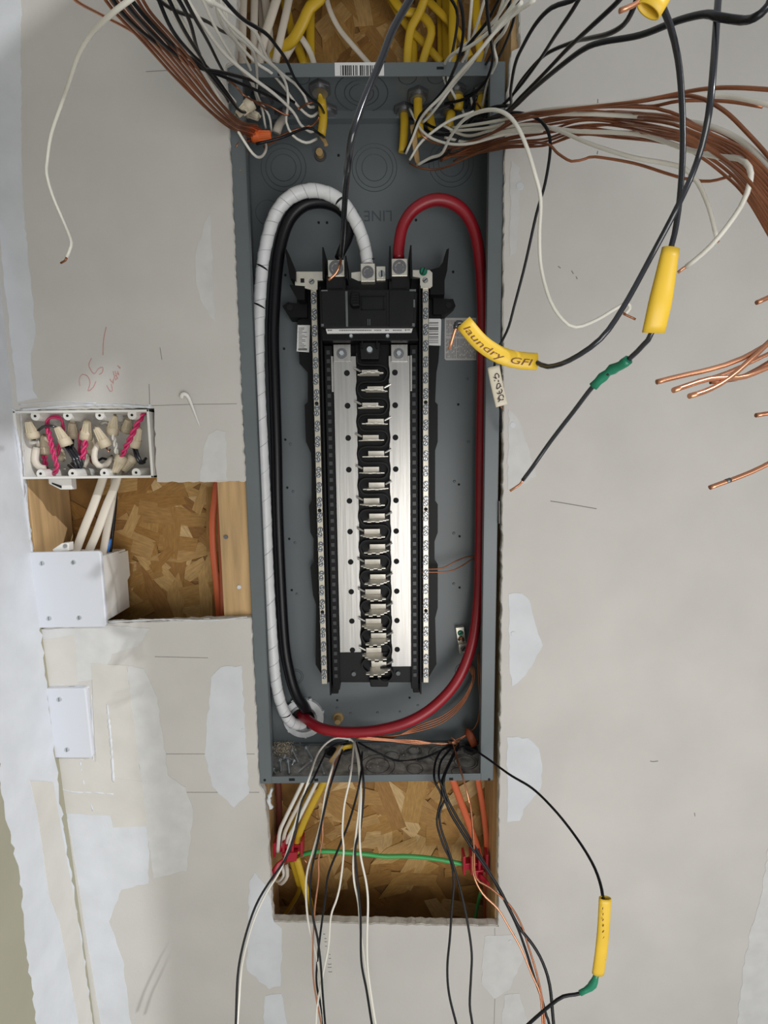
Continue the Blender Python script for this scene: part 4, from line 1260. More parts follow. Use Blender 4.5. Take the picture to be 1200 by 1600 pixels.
for k, (pts, ys, d) in enumerate([
    ([(300, -15), (335, 5), (375, 28), (402, 55), (418, 92), (440, 115), (462, 132), (476, 150), (482, 166), (492, 167)], [-.2, -.18, -.15, -.11, -.06, -.02, .02, .04, .05, .07], .0037),
    ([(285, -15), (318, 40), (352, 85), (390, 118), (430, 148), (458, 175), (470, 195), (485, 206), (492, 203)], [-.2, -.17, -.12, -.07, -.02, .02, .04, .06, .07], .0037),
    ([(325, -15), (352, 30), (385, 62), (412, 90), (436, 112), (448, 135), (450, 165), (447, 190), (458, 212), (478, 223), (495, 217)], [-.19, -.16, -.12, -.08, -.03, .0, .02, .04, .05, .06, .07], .0036),
    ([(335, -15), (345, 35), (372, 68), (400, 98), (425, 115), (445, 138), (465, 165), (485, 182), (498, 175)], [-.14, -.1, -.05, -.02, .0, .02, .04, .06, .07], .0036),
    ([(310, -15), (340, 50), (370, 100), (392, 128), (408, 165), (415, 200)], [-.16, -.12, -.07, -.02, .03, .06], .0034),
    ([(340, -15), (360, 45), (395, 80), (402, 120), (402, 150), (420, 180), (424, 205)], [-.14, -.1, -.05, .0, .03, .05, .07], .0034),
    ([(250, -15), (290, 55), (325, 120), (350, 165), (372, 205), (395, 240), (408, 245), (416, 230), (408, 205)], [-.2, -.15, -.09, -.05, -.02, .0, .02, .04, .06], .0036),
    ([(352, -15), (355, 30), (368, 65), (392, 110), (400, 150), (412, 178)], [-.1, -.08, -.05, 0, .03, .06], .0034),
    ([(262, -15), (300, 60), (335, 125), (365, 170)], [-.18, -.12, -.06, .02], .0034)]):
    wire('white_wire', pts, ys, d, WHITEW, 'white wire in the bundle above the top left of the box', g5)
g6 = 'copper strands tangled in the top left corner of the box'
for pts, ys in (([(396, 158), (420, 165), (445, 179), (452, 178)], [.0, .02, .03, .03]), ([(420, 220), (455, 205), (478, 198), (485, 196)], [.05, .06, .06, .06]), ([(465, 171), (478, 163), (489, 160)], [.03, .04, .04]),
                ([(412, 230), (440, 216), (460, 208), (490, 195), (499, 182)], [.05, .06, .06, .06, .05]), ([(358, 190), (375, 210), (392, 222)], [.0, .01, .03]), ([(362, 178), (385, 198), (420, 210)], [.0, .02, .04]),
                ([(352, 120), (372, 138), (380, 148), (400, 160), (418, 172)], [-.04, -.02, -.02, 0, .03]), ([(368, 232), (374, 222), (384, 222), (392, 218)], [.0, .0, .01, .02])):
    wire('copper_wire', pts, ys, .0024, COPPER, 'short copper strand in the tangle at the top left corner', g6)


def wire_nut(tip, base, y, w0, w1, material, label, group=None, y2=None):
    a, b = P(*tip, y), P(*base, y if y2 is None else y2)
    t = thing('wire_nut', b, label, 'wire connector', group)
    ax = (b - a)
    m = M().tube([a, a + ax * .05, a + ax * .5, a + ax * .62, a + ax * .70, b], lambda s: (w0 * .8 if s < .02 else w0 + (w1 * .72 - w0) * min(s / .6, 1)) if s < .62 else w1 * (.9 + .1 * s), n=12, step=.003)
    obj('cap', m, material, t, smooth=True)
    u = ax.normalized()
    sd = u.cross(Vector((0, 1, 0))).normalized()
    f = M()
    for k in range(6):
        g = k * math.pi / 3
        o = sd * math.cos(g) + sd.cross(u) * math.sin(g)
        f.cone(a + ax * .04 + o * w0 * .95, a + ax * .62 + o * w1 * .80, .0006, .0008, 6)
    if material is not DARKHOLE:
        obj('grip_rib', f, material, t, kind='stuff')
    obj('open_end', M().cone(b - u * .0002, b + u * .0004, w1 * .86, w1 * .86, 12), DARKHOLE, t)
    return t


wire_nut((371, 181), (394, 160), .0, .0050, .0078, IVORY, 'ivory wire nut at the top left corner of the box')
wire_nut((404, 183), (380, 172), .028, .0050, .0075, IVORY, 'second ivory wire nut half hidden behind the first')
wire_nut((424, 211), (393, 213), .022, .0052, .0076, NUTO, 'orange wire nut among the copper at the top left')
wire('white_cable', [(343, 128), (355, 148), (368, 162)], [-.02, -.01, 0], .0075, WHITEW, 'short white cable end beside the ivory wire nut', flat=.5, cat='cable')
wire('tan_cable', [(384, 238), (380, 252), (376, 268)], [.02, .01, .0], .0085, CARD, 'tan paper cable end hanging at the left flange', flat=.4, cat='cable')

# connectors in the top wall with yellow cable stubs
kk = 'cable connectors in the top wall'


def connector(px, py, lab, stub=None, wire_mat=YELLOW, ln=None):
    d = ROT @ Vector(((px - 600) / F_PX, 1.0, -(py - 800) / F_PX))
    c = CAM + d * ((ZT - CAM.z) / d.z)
    t = thing('cable_connector', (c.x, c.y, ZT), lab, 'connector', kk)
    obj('locknut', M().cone((c.x, c.y, ZT), (c.x, c.y, ZT - .0050), .0160, .0160, 6), DKSTEEL, t, bevel=.0008)
    obj('threaded_ring', M().cone((c.x, c.y, ZT - .0045), (c.x, c.y, ZT - .0085), .0108, .0108, 22), STEEL, t)
    if stub:
        q = [Vector((c.x, c.y, ZT - .004))] + [P(*s) for s in stub]
        obj('yellow_cable', M().tube(q, .0062, n=14, flat=.75), wire_mat, None, lab.replace('steel connector', 'yellow cable stub hanging'), 'cable', 'yellow cable stubs in the top of the box', smooth=True)
    return t


connector(500, 136, 'steel connector in the top wall, leftmost with yellow cable', [(503, 160, .055), (505, 185, .06), (502, 212, .066)])
connector(512, 172, 'steel connector behind the leftmost yellow cable')
connector(653, 146, 'steel connector in the top wall, frontmost right of centre', [(653, 165, .05), (654, 190, .054), (657, 215, .06)])
connector(631, 170, 'steel connector in the top wall, back one right of centre', [(632, 190, .075), (631, 215, .076), (629, 238, .078)])
connector(671, 172, 'steel connector behind the frontmost one at the right', [(673, 190, .075), (676, 205, .078)])
connector(700, 172, 'steel connector under the tangle at the top right', [(705, 178, .06), (702, 190, .062), (704, 202, .066)])
connector(712, 140, 'steel connector in the tangle near the right flange', [(718, 155, .045), (716, 172, .05)])
connector(755, 140, 'steel connector in the top wall at far right', [(752, 158, .045), (748, 178, .05)])
connector(445, 178, 'steel connector in the dark top left corner', [(436, 195, .07), (432, 208, .07)], WJACKET)
connector(410, 150, 'steel connector at the far left of the top wall')
wire('brown_paper', [(645, 195), (648, 220), (652, 250), (656, 255)], [.05, .055, .07, .075], .0085, CARD, 'tan paper strip hanging out of a cut yellow cable', flat=.25, cat='scrap')
wire('brown_paper', [(501, 212), (507, 220), (510, 228)], [.064, .062, .06], .006, CARD, 'torn paper end of the leftmost yellow cable', flat=.3, cat='scrap')
for px, py, lab in ((500.5, 243, 'brass coloured fixing on the back panel below the left yellow cable'), (528.5, 1121, 'brass coloured fixing on the back panel above the red cable')):
    t = thing('fixing_screw', P(px, py, D), lab, 'fixing')
    c = P(px, py, D)
    obj('washer', M().cone((c.x, D - .002, c.z), (c.x, D, c.z), .0085, .0095, 18), CARD if py > 500 else DKSTEEL, t)
    obj('head', M().cone((c.x, D - .012, c.z - .002), (c.x, D - .002, c.z), .0052, .0056, 14), CARD, t)

# ================================================================== cables in the top opening, behind
gy_ = 'yellow cables in the opening above the box'
for pts, ys, d in (
    ([(512, -25), (500, -2), (484, 12), (474, 34), (458, 62), (440, 76), (426, 90), (420, 110)], [.02, .03, .035, .04, .05, .06, .065, .07], .0155),
    ([(440, -20), (449, 20), (456, 50), (468, 80), (477, 105)], [.07, .075], .0125),
    ([(487, -20), (485, 30), (485, 70), (486, 105)], [.075, .075], .0125),
    ([(670, -20), (655, 20), (643, 42), (638, 70), (636, 105)], [.03, .04, .045, .05, .055], .0118),
    ([(640, 20), (645, 60), (646, 105)], [.075, .075], .012),
    ([(605, -15), (628, 15), (655, 22), (670, 36), (674, 52), (666, 78), (658, 105)], [.05, .05, .05, .05, .05, .055, .06], .0115),
    ([(600, -20), (632, 35), (660, 65), (690, 98)], [.065, .07], .0105),
    ([(655, -12), (690, 22), (715, 50), (735, 90)], [.06, .065], .0105),
    ([(697, -20), (697, 40), (698, 105)], [.08, .08], .0125),
    ([(708, -20), (707, 40), (707, 105)], [.05, .055], .0118),
    ([(742, -20), (745, 40), (750, 80), (748, 105)], [.055, .06], .0118),
    ([(686, -20), (688, 50), (688, 105)], [.085, .085], .009)):
    wire('yellow_cable', pts, ys, d, YELLOW, 'yellow cable running down into the top of the box', gy_, 'cable', flat=.62, n=14)
gw_ = 'white cables in the opening above the box'
for pts, ys, d in (
    ([(380, -20), (378, 40), (378, 105)], [.04, .045], .0125), ([(398, -20), (397, 40), (398, 105)], [.05, .055], .0105), ([(412, -20), (418, 30), (424, 105)], [.06, .065], .012),
    ([(438, -20), (424, 25), (410, 70), (404, 105)], [.035, .05], .0125), ([(455, -20), (446, 25), (438, 60), (430, 100)], [.045, .055], .011), ([(500, -20), (480, 25), (462, 60), (445, 90)], [.05, .06], .0115),
    ([(506, -20), (515, 15), (530, 45), (552, 72), (582, 106)], [.05, .055, .06, .06, .065], .0072), ([(462, 48), (475, 65), (486, 85), (492, 106)], [.05, .055, .06, .06], .0085),
    ([(405, -20), (410, 40), (412, 105)], [.08, .08], .011), ([(366, -20), (368, 40), (372, 105)], [.07, .07], .012)):
    wire('white_cable', pts, ys, d, WJACKET, 'white jacketed cable running down into the top of the box', gw_, 'cable', flat=.55, n=14)


# ================================================================== bottom of the box
rr = random.Random(3)
for k, (hx, hy, tx, ty) in enumerate([(457, 1173, 466, 1191), (479, 1170, 489, 1187), (485, 1190, 466, 1207), (437, 1189, 439, 1206), (450, 1191, 452, 1209), (501, 1195, 507, 1210), (427, 1204, 431, 1209), (446, 1184, 462, 1190), (459, 1190, 456, 1196)]):
    def onfloor(a, b, h=.0):
        d = ROT @ Vector(((a - 600) / F_PX, 1.0, -(b - 800) / F_PX))
        return CAM + d * ((ZBm + h - CAM.z) / d.z)
    a, b = onfloor(hx, hy, .005), onfloor(tx, ty, .002)
    lab = ['loose screw leaning by the sawdust in the box bottom', 'loose screw lying furthest back in the box bottom', 'loose screw pointing left across the others in the box bottom', 'loose screw at the front left of the box bottom',
           'loose screw second from the left at the front', 'loose screw by itself right of the pile', 'loose screw head in the left corner of the box bottom', 'short loose screw on top of the sawdust', 'tiny loose screw in the middle of the pile'][k]
    t = thing('loose_screw', b, lab, 'screw', 'loose screws in the bottom of the box')
    u = (b - a).normalized()
    obj('shank', M().cone(a, b - u * .002, .0019, .0017, 10).cone(b - u * .002, b, .0017, .0004, 10), ZINC, t)
    obj('head', M().cone(a - u * .0018, a + u * .0006, .0040, .0036, 14), ZINC, t)
    obj('screw_slot', M().cone(a - u * .0021, a - u * .0017, .0014, .0014, 4), DARKHOLE, t)
sd = M()
for k in range(1500):
    c = onfloor(rr.gauss(443, 8), rr.gauss(1171, 6), 0)
    h = max(0, rr.gauss(.002, .003))
    p = Vector((c.x, min(c.y, D - .003), ZBm + h))
    a = [Vector((rr.uniform(-1, 1), rr.uniform(-1, 1), rr.uniform(-1, 1))) * .0013 for _ in range(3)]
    sd.add([p + a[0], p + a[1], p + a[2], p - a[0] * .4], [(0, 1, 2), (0, 1, 3), (1, 2, 3), (0, 2, 3)])
for k in range(330):
    c = onfloor(rr.uniform(425, 745), rr.uniform(1158, 1211), 0)
    p = Vector((c.x, min(c.y, D - .003), ZBm + .0006))
    a = [Vector((rr.uniform(-1, 1), rr.uniform(-1, 1), rr.uniform(0, .5))) * .0016 for _ in range(3)]
    sd.add([p + a[0], p + a[1], p + a[2], p - a[0] * .4], [(0, 1, 2), (0, 1, 3), (1, 2, 3), (0, 2, 3)])
obj('sawdust', sd, DUST, None, 'pale sawdust and dirt on the bottom of the panel box', 'sawdust', kind='stuff')
for px, py, lab in ((518, 1178, 'cable connector in the bottom wall at left'), (540, 1172, 'cable connector in the bottom wall beside the red cable'), (735, 1172, 'cable connector in the bottom right corner of the box'), (708, 1168, 'cable connector under the black wires in the box bottom')):
    c = onfloor(px, py, 0)
    t = thing('cable_connector', (c.x, c.y, ZBm), lab, 'connector', 'cable connectors in the bottom wall')
    obj('locknut', M().cone((c.x, c.y, ZBm), (c.x, c.y, ZBm + .0045), .0145, .0145, 6), DKSTEEL, t)
    obj('opening', M().cone((c.x, c.y, ZBm + .0044), (c.x, c.y, ZBm + .006), .0105, .0105, 18), DARKHOLE, t)
# copper bundle in the lower right corner
g = 'bare copper wires along the lower right of the box'
for k in range(4):
    o = k * 3.0
    wire('copper_wire', [(560, 1146 + o), (605, 1150 + o * .6), (655, 1142 - o), (693, 1128 - o * 1.2), (722, 1102 - o), (738, 1072 - o), (742 - o * .6, 1052), (739 - o, 1040)], [.07, .068, .07, .072, .072, .074, .078, .08], .0023, COPPER, 'bare copper wire bowing up the lower right of the box', g)
for k in range(3):
    wire('copper_wire', [(555, 1150 + k * 2), (610, 1155 + k * 1.5), (650, 1157 + k * 2.5), (690, 1163 - k), (712, 1158 + k * 2), (722, 1152)], [.06, .06, .058, .06, .064, .07], .0024, COPPERB, 'bright copper wire lying along the back of the box bottom', g)
for k in range(2):
    wire('copper_wire', [(746 + k * 2, 1020), (748 + k * 2.5, 1060), (750 + k * 1.5, 1100), (746 + k, 1128), (736, 1143), (712, 1156 + k * 3), (700, 1162)], [.075, .072, .07, .07, .07, .066, .06], .0023, COPPER, 'bare copper wire down the right side to the corner', g)
g = 'short copper wires from the right neutral bar'
wire('copper_wire', [(657, 889), (690, 888), (712, 877), (730, 870), (748, 868)], [.054, .06, .066, .072, .078], .0023, COPPER, 'copper wire leaving the right terminal bar, upper one', g)
wire('copper_wire', [(657, 894), (700, 893), (722, 884), (735, 875), (748, 870)], [.054, .06, .066, .072, .08], .0023, COPPER, 'copper wire leaving the right terminal bar, lower one', g)
wire('orange_paper', [(728, 1142), (735, 1150), (742, 1165)], [.07, .06, .06], .014, ORANGED, 'torn orange cable jacket in the lower right corner', flat=.3, cat='scrap')
wire('yellow_scrap', [(528, 1176), (538, 1168), (550, 1166)], [.05, .045, .05], .008, YELLOW, 'torn yellow jacket under the red cable at the bottom', flat=.4, cat='scrap')
wire('brown_paper', [(516, 1192), (524, 1182), (530, 1172), (528, 1165)], [.03, .035, .04, .045], .010, CARD, 'crumpled tan paper at the lower cable connectors', flat=.3, cat='scrap')
wire('black_wire', [(560, 1160), (574, 1168), (592, 1177), (615, 1187), (637, 1189), (665, 1183), (690, 1172), (708, 1164)], [.06, .05, .045, .045, .048, .05, .052, .056], .0030, BLACKW, 'black wire lying across the bottom wall of the box')

# ------------------------------------------------------------------ wires hanging out of the bottom
gb = 'wires hanging out of the bottom left of the box'


def hang(kind, pts, m, lab, y1=-.13, d=.0032, grp=gb, y0=.05):
    n = len(pts)
    ys = []
    for i, (a, b) in enumerate(pts):
        ys.append(y0 + (-.030 - y0) * min(1, max(0, (b - 1158) / 55)) if b < 1213 else -.030 + (y1 + .030) * min(1, (b - 1213) / 400))
    return wire(kind, pts + [(pts[-1][0] * 2 - pts[-2][0], pts[-1][1] + 45)], ys + [ys[-1] - .01], d, m, lab, grp)


hang('black_wire', [(545, 1158), (520, 1165), (508, 1178), (490, 1216), (472, 1252), (460, 1306), (446, 1342), (421, 1378), (403, 1408), (391, 1438), (379, 1480), (371.5, 1525), (368.5, 1600)], BLACKW, 'black wire sweeping furthest left over the lower drywall', -.16)
hang('white_wire', [(548, 1155), (522, 1154), (499, 1174), (484, 1213), (472, 1250), (460, 1291), (448, 1333), (436, 1363), (418, 1392), (401, 1427), (389, 1462), (378, 1510), (373, 1570), (371, 1600)], WHITEW, 'white wire sweeping furthest left beside the black one', -.15)
hang('white_wire', [(535, 1165), (524, 1185), (517, 1207), (508, 1243), (502, 1282), (490, 1327), (480.5, 1360), (478, 1392), (481, 1435), (487, 1465), (494, 1492), (500, 1530), (506, 1600)], WHITEW, 'white wire hanging just right of the yellow cables', -.09)
hang('black_wire', [(535, 1172), (529, 1189), (517, 1225), (506, 1270), (496, 1318), (487, 1360), (484.5, 1399), (490, 1438), (496, 1465), (501, 1505), (504, 1550), (508, 1600)], BLACKW, 'black wire hanging beside the copper one at lower left', -.11)
hang('copper_wire', [(530, 1180), (520, 1201), (511, 1249), (504.5, 1285), (504, 1312), (498, 1342), (498, 1372), (492, 1420), (489, 1480), (489.5, 1525), (495, 1564), (502, 1600)], COPPERB, 'single bare copper wire hanging at lower left', -.10, .0025)
hang('white_wire', [(553, 1160), (551, 1183), (547, 1216), (538, 1258), (535, 1300), (537, 1330), (532, 1378), (526, 1405), (517, 1432), (513, 1480), (504, 1525), (496, 1570), (494, 1600)], WHITEW, 'white wire kinked left in the middle of the lower opening', -.10, .0030)
hang('black_wire', [(566, 1175), (562, 1222), (547, 1279), (532, 1318), (513, 1366), (508, 1405), (502.5, 1444), (496.5, 1495), (494.5, 1535), (502, 1575), (505, 1600)], BLACKW, 'black wire slanting left behind the middle white wire', -.09)
hang('white_wire', [(545, 1156), (553, 1160), (560, 1195), (562, 1249), (556, 1306), (552, 1345), (553.5, 1378), (560, 1411), (563, 1450), (568, 1489), (574, 1535), (583, 1585), (586, 1600)], WHITEW, 'white wire, left one of the right hand pair of whites', -.11)
hang('white_wire', [(554, 1158), (562, 1200), (564, 1249), (562, 1294), (563.5, 1336), (572, 1378), (575, 1411), (573.5, 1465), (574.5, 1510), (580, 1555), (587, 1600)], WHITEW, 'white wire, right one of the right hand pair of whites', -.13)
hang('black_wire', [(556, 1160), (563, 1182), (567, 1210), (568.5, 1240), (563, 1294), (555, 1330), (560, 1390), (563.5, 1435), (564.5, 1501), (573, 1549), (581, 1600)], BLACKW, 'black wire hanging between the right hand pair of white wires', -.12)
gr = 'wires hanging out of the bottom right of the box'
hang('black_wire', [(706, 1164), (690, 1172), (680, 1192), (679, 1219), (690, 1243), (685, 1266), (683, 1288), (693, 1321), (704, 1345), (709, 1378), (706, 1420), (703, 1465), (699, 1510), (701.5, 1552), (713, 1600)], BLACKW, 'leftmost black wire hanging from the bottom right corner', -.13, .0034, gr)
hang('black_wire', [(708, 1166), (697, 1178), (688, 1192), (686, 1216), (696, 1243), (687, 1270), (689, 1294), (698, 1321), (709, 1354), (721, 1396), (731, 1444), (737, 1489), (736, 1525), (734, 1570), (738, 1600)], BLACKW, 'black wire crossing the leftmost one and hanging straight down', -.14, .0034, gr)
hang('black_wire', [(715, 1166), (707, 1182), (697, 1204), (690, 1228), (701, 1264), (718, 1294), (739, 1327), (760, 1357), (781, 1390), (799, 1426), (812, 1450), (833, 1477), (848, 1504), (859, 1540), (865, 1600)], BLACKW, 'thick black wire slanting furthest right to the lower edge', -.17, .0042, gr)
hang('black_wire', [(716, 1168), (706, 1186), (694, 1215), (696, 1240), (710, 1270), (728, 1300), (752, 1340), (775, 1382), (796, 1422), (809, 1450), (823, 1489), (835, 1528), (845, 1556), (854, 1588), (858, 1600)], BLACKW, 'black wire running under the thick slanting one', -.14, .0038, gr)
hang('copper_wire', [(700, 1158), (708, 1164), (715, 1189), (727, 1228), (737, 1276), (739, 1324), (740, 1366), (754, 1396), (778, 1420), (796, 1450), (814, 1482), (832, 1525), (844, 1554), (848, 1600)], COPPERB, 'bare copper wire bowed to the left at lower right', -.16, .0027, gr)
hang('copper_wire', [(705, 1152), (714, 1160), (712, 1172), (718, 1198), (733, 1249), (739, 1298), (741, 1335), (744, 1372), (766, 1387), (796, 1414), (814, 1444), (826, 1480), (838, 1519), (847, 1560), (851, 1600)], COPPER, 'darker bare copper wire beside the slanting black wires', -.17, .0027, gr)
w = wire('black_wire', [(712, 1172), (722, 1166), (739, 1171), (760, 1184), (796, 1210), (832, 1232), (865, 1264), (895, 1301), (919, 1337), (934, 1368), (942, 1402), (941, 1440), (938, 1500), (933, 1524), (925, 1541), (907, 1552), (880, 1557), (862, 1569), (844, 1584), (825, 1601), (800, 1625)],
         [.06, .045, .02, -.02, -.07, -.11, -.15, -.18, -.21, -.23, -.25, -.25, -.25, -.25, -.25, -.25, -.25, -.25, -.25, -.25, -.25], .0032, BLACKW, 'black wire arching over the right drywall to a yellow sleeve', extra=True)
sleeve(w, [(945.5, 1403), (943, 1450), (939, 1490), (934.5, 1521)], [-.252, -.255, -.256, -.255], .0058, .45, YSLEEVE, label='yellow jacket sleeve')
m = M()
strokes(m, [[(942 + .4 * i, 1418 + i * 9), (941.5 + .5 * (i % 2), 1421 + i * 9)] for i in range(10)], -.2582, .0004)
obj('faint_marks', m, MARKER, w)
obj('green_tape', M().tube(path([(932, 1521), (929, 1533), (922, 1543), (906, 1552)], [-.25, -.25]), lambda t: .0028 + .0014 * math.exp(-((t - .45) / .2) ** 2), n=10, flat=.8), GTAPE, w, smooth=True)

# ------------------------------------------------------------------ lower opening
g = 'white cables in the lower opening'
for k, (pts, ys) in enumerate([([(478, 1212), (462, 1245), (445, 1280), (437, 1300), (434, 1330)], [.05, .04, .035, .035, .04]), ([(488, 1212), (470, 1250), (452, 1285), (444, 1305), (441, 1332)], [.055, .045, .04, .04, .045]),
                               ([(500, 1212), (480, 1252), (462, 1288), (450, 1310), (447, 1330)], [.06, .05, .045, .045, .05]), ([(447, 1350), (449, 1368), (440, 1380), (434, 1376)], [.04, .035, .04, .05]), ([(441, 1352), (444, 1366), (437, 1376), (430, 1374)], [.045, .04, .045, .055])]):
    wire('white_cable', pts, ys, .0066, WJACKET if k % 2 else WHITEW, 'white cable bent through the red clip in the lower opening', g, 'cable', n=10)
g = 'yellow cables in the lower opening'
for pts, ys, d in (([(500, 1215), (475, 1250), (457, 1285), (450, 1310), (448, 1335)], [.07, .065, .06, .06, .06], .009), ([(510, 1215), (492, 1250), (475, 1285), (466, 1310), (463, 1332)], [.055, .05, .045, .045, .045], .0105),
                   ([(463, 1340), (470, 1365), (478, 1392), (487, 1425), (490, 1450)], [.045, .042, .042, .045, .05], .0125), ([(456, 1345), (462, 1365), (468, 1385)], [.06, .06, .065], .009),
                   ([(472, 1370), (466, 1395), (455, 1415), (443, 1432)], [.08, .085, .085, .085], .008)):
    wire('yellow_cable', pts, ys, d, YELLOW, 'yellow cable passing the red clip in the lower opening', g, 'cable', flat=.55, n=12)
wire('copper_wire', [(475, 1342), (482, 1352)], [.05, .05], .0028, COPPERB, 'copper stub beside the green wire in the lower opening')
wire('brown_cable', [(434, 1215), (436, 1260), (436, 1325)], [.085, .085], .011, BROWNC, 'dark brown cable at the left of the lower opening', cat='cable')
wire('green_wire', [(462, 1342), (474, 1335), (490, 1331), (510, 1330), (540, 1332), (575, 1335), (600, 1338), (640, 1338), (680, 1342), (722, 1350), (735, 1355)], [.055, .05, .045, .045, .05, .055, .06, .06, .058, .055, .055], .0068, GREENW, 'green wire spanning the lower opening between the red clips', n=12)
wire('green_wire', [(752, 1392), (747, 1410), (742, 1440)], [.07, .075, .08], .006, GREENW, 'green cable in the dark lower right of the opening')
wire('orange_cable', [(706, 1215), (717, 1245), (732, 1285), (746, 1325), (752, 1350)], [.045, .05, .055, .06, .06], .0115, ORANGE, 'orange cable slanting down the right of the lower opening', 'orange cables in the lower opening', 'cable', flat=.6, n=12)
wire('orange_cable', [(746, 1215), (754, 1260), (759, 1300), (762, 1345)], [.055, .06, .06, .06], .0095, ORANGE, 'orange cable nearest the right stud in the lower opening', 'orange cables in the lower opening', 'cable', flat=.6, n=12)
wire('orange_cable', [(757, 1360), (759, 1400), (759, 1445)], [.07, .07], .010, ORANGED, 'dark orange cable below the right red clip', 'orange cables in the lower opening', 'cable', flat=.6, n=12)


def red_clip(x0, y0, x1, y1, y, lab, rot=0):
    t = thing('red_cable_clip', P((x0 + x1) / 2, y1, y), lab, 'cable clip')
    obj('clip_bar', M().prism([(x0 + 12, y1 - 12), (x1 - 6, y1 - 14), (x1 - 8, y1), (x0 + 16, y1 + 2)], y, y + .008, y), REDP, t, bevel=.001)
    n = 4
    for k in range(n):
        xx = x0 + (x1 - x0) * k / (n - 1)
        obj('clip_post', M().prism([(xx - 2, y0 + 3 - k), (xx + 2, y0 + 2 - k), (xx + 1.5, y1 - 5), (xx - 2, y1 - 5)], y + .002, y + .022, y), REDP, t, bevel=.0006)
    obj('clip_back', M().prism([(x0, y1 - 16), (x1, y1 - 18), (x1, y1 - 8), (x0, y1 - 6)], y + .010, y + .024, y), REDP, t, bevel=.0006)
    return t


t = red_clip(428, 1317, 471, 1346, .030, 'red plastic cable clip at the left of the lower opening')
obj('clip_strap', M().tube([P(447, 1343, .03), P(436, 1352, .02), P(426, 1368, .014)], .0060, n=8, flat=.35), REDP, t, label='red strap nailed to the stud', smooth=True)
t = red_clip(726, 1338, 762, 1374, .040, 'red plastic cable clip at the right of the lower opening')
obj('clip_strap', M().tube([P(748, 1368, .04), P(758, 1376, .03), P(764, 1384, .02)], .0060, n=8, flat=.35), REDP, t, label='red strap nailed to the stud', smooth=True)

# ================================================================== small opening at the left
g = 'white cables between the two white boxes'
wire('white_cable', [(166, 725), (160, 750), (146, 790), (132, 825), (116, 868)], [.04, .03, .02, .02, .03], .0130, WJACKET, 'white cable between the boxes, leftmost of three', g, 'cable', flat=.5, n=12)
wire('white_cable', [(186, 725), (181, 755), (166, 792), (152, 830), (136, 868)], [.03, .02, .01, .01, .02], .0125, WJACKET, 'white cable between the boxes, middle one', g, 'cable', flat=.5, n=12)
wire('white_cable', [(180, 725), (178, 760), (172, 800), (166, 835), (160, 868)], [.045, .035, .03, .03, .035], .0115, WJACKET, 'white cable between the boxes, rightmost of three', g, 'cable', flat=.5, n=12)
wire('black_cable', [(182, 740), (180, 790), (175, 840), (172, 866)], [.045, .045], .005, BLACKW, 'thin black wire behind the rightmost white cable')
wire('blue_wire', [(172, 842), (168, 862)], [.036, .036], .0055, BLUEW, 'scrap of blue wire behind the white box')
wire('orange_cable', [(340, 735), (336, 775), (332, 815), (333, 860), (338, 910), (342, 955), (345, 985)], [.06, .055, .05, .05, .055, .06, .06], .0105, ORANGE, 'orange cable beside the right stud of the small opening', 'orange cables in the small opening', 'cable', flat=.6, n=12)
wire('orange_cable', [(344, 735), (343, 775), (344, 830), (346, 880), (349, 985)], [.03, .03], .0075, ORANGED, 'darker orange cable against the right stud', 'orange cables in the small opening', 'cable', flat=.6, n=12)

# gang box full of wire connectors
YG = -.004
gb_ = thing('gang_box', P(137, 748, .03), 'open four gang white plastic wall box full of wire nuts', 'junction box')
o4 = [P(23, 643, YG), P(233, 639, YG), P(242, 747, YG), P(32, 748, YG)]
gx0, gx1 = (o4[0].x + o4[3].x) / 2, (o4[1].x + o4[2].x) / 2
gz1, gz0 = (o4[0].z + o4[1].z) / 2, (o4[2].z + o4[3].z) / 2
T = .0034
for nm, b in (('box_side', (gx0, gx0 + T, gz0, gz1)), ('box_side', (gx1 - T, gx1, gz0, gz1)), ('box_top', (gx0, gx1, gz1 - T, gz1)), ('box_bottom', (gx0, gx1, gz0, gz0 + T))):
    obj(nm, M().box(b[0], b[1], YG - .003, .072, b[2], b[3]), BOXW, gb_, bevel=.0006)
obj('box_back', M().box(gx0, gx1, .070, .072, gz0, gz1), BOXW, gb_)
gw = gx1 - gx0
for k in range(4):
    for zz, s in ((gz1, -1), (gz0, 1)):
        cx = gx0 + gw * (.155 + .238 * k)
        cz = zz + s * .0075
        e = obj('screw_ear', M().cone((cx, YG - .001, cz), (cx, .045, cz), .0062, .0062, 16).box(cx - .0060, cx + .0060, YG - .0004, .044, min(zz, cz), max(zz, cz)), BOXW, gb_)
        obj('screw_hole', M().cone((cx, YG - .0016, cz), (cx, YG - .0008, cz), .0018, .0018, 10), DARKHOLE, e)
obj('cable_tab', M().prism([(75, 748), (111, 748), (112, 765), (94, 765), (76, 756)], .004, .016, .004), BOXW, gb_, bevel=.001)
obj('tab_slot', M().prism([(81, 754), (96, 759), (96, 763), (81, 756)], .0032, .0045, .0035), DARKHOLE, gb_)
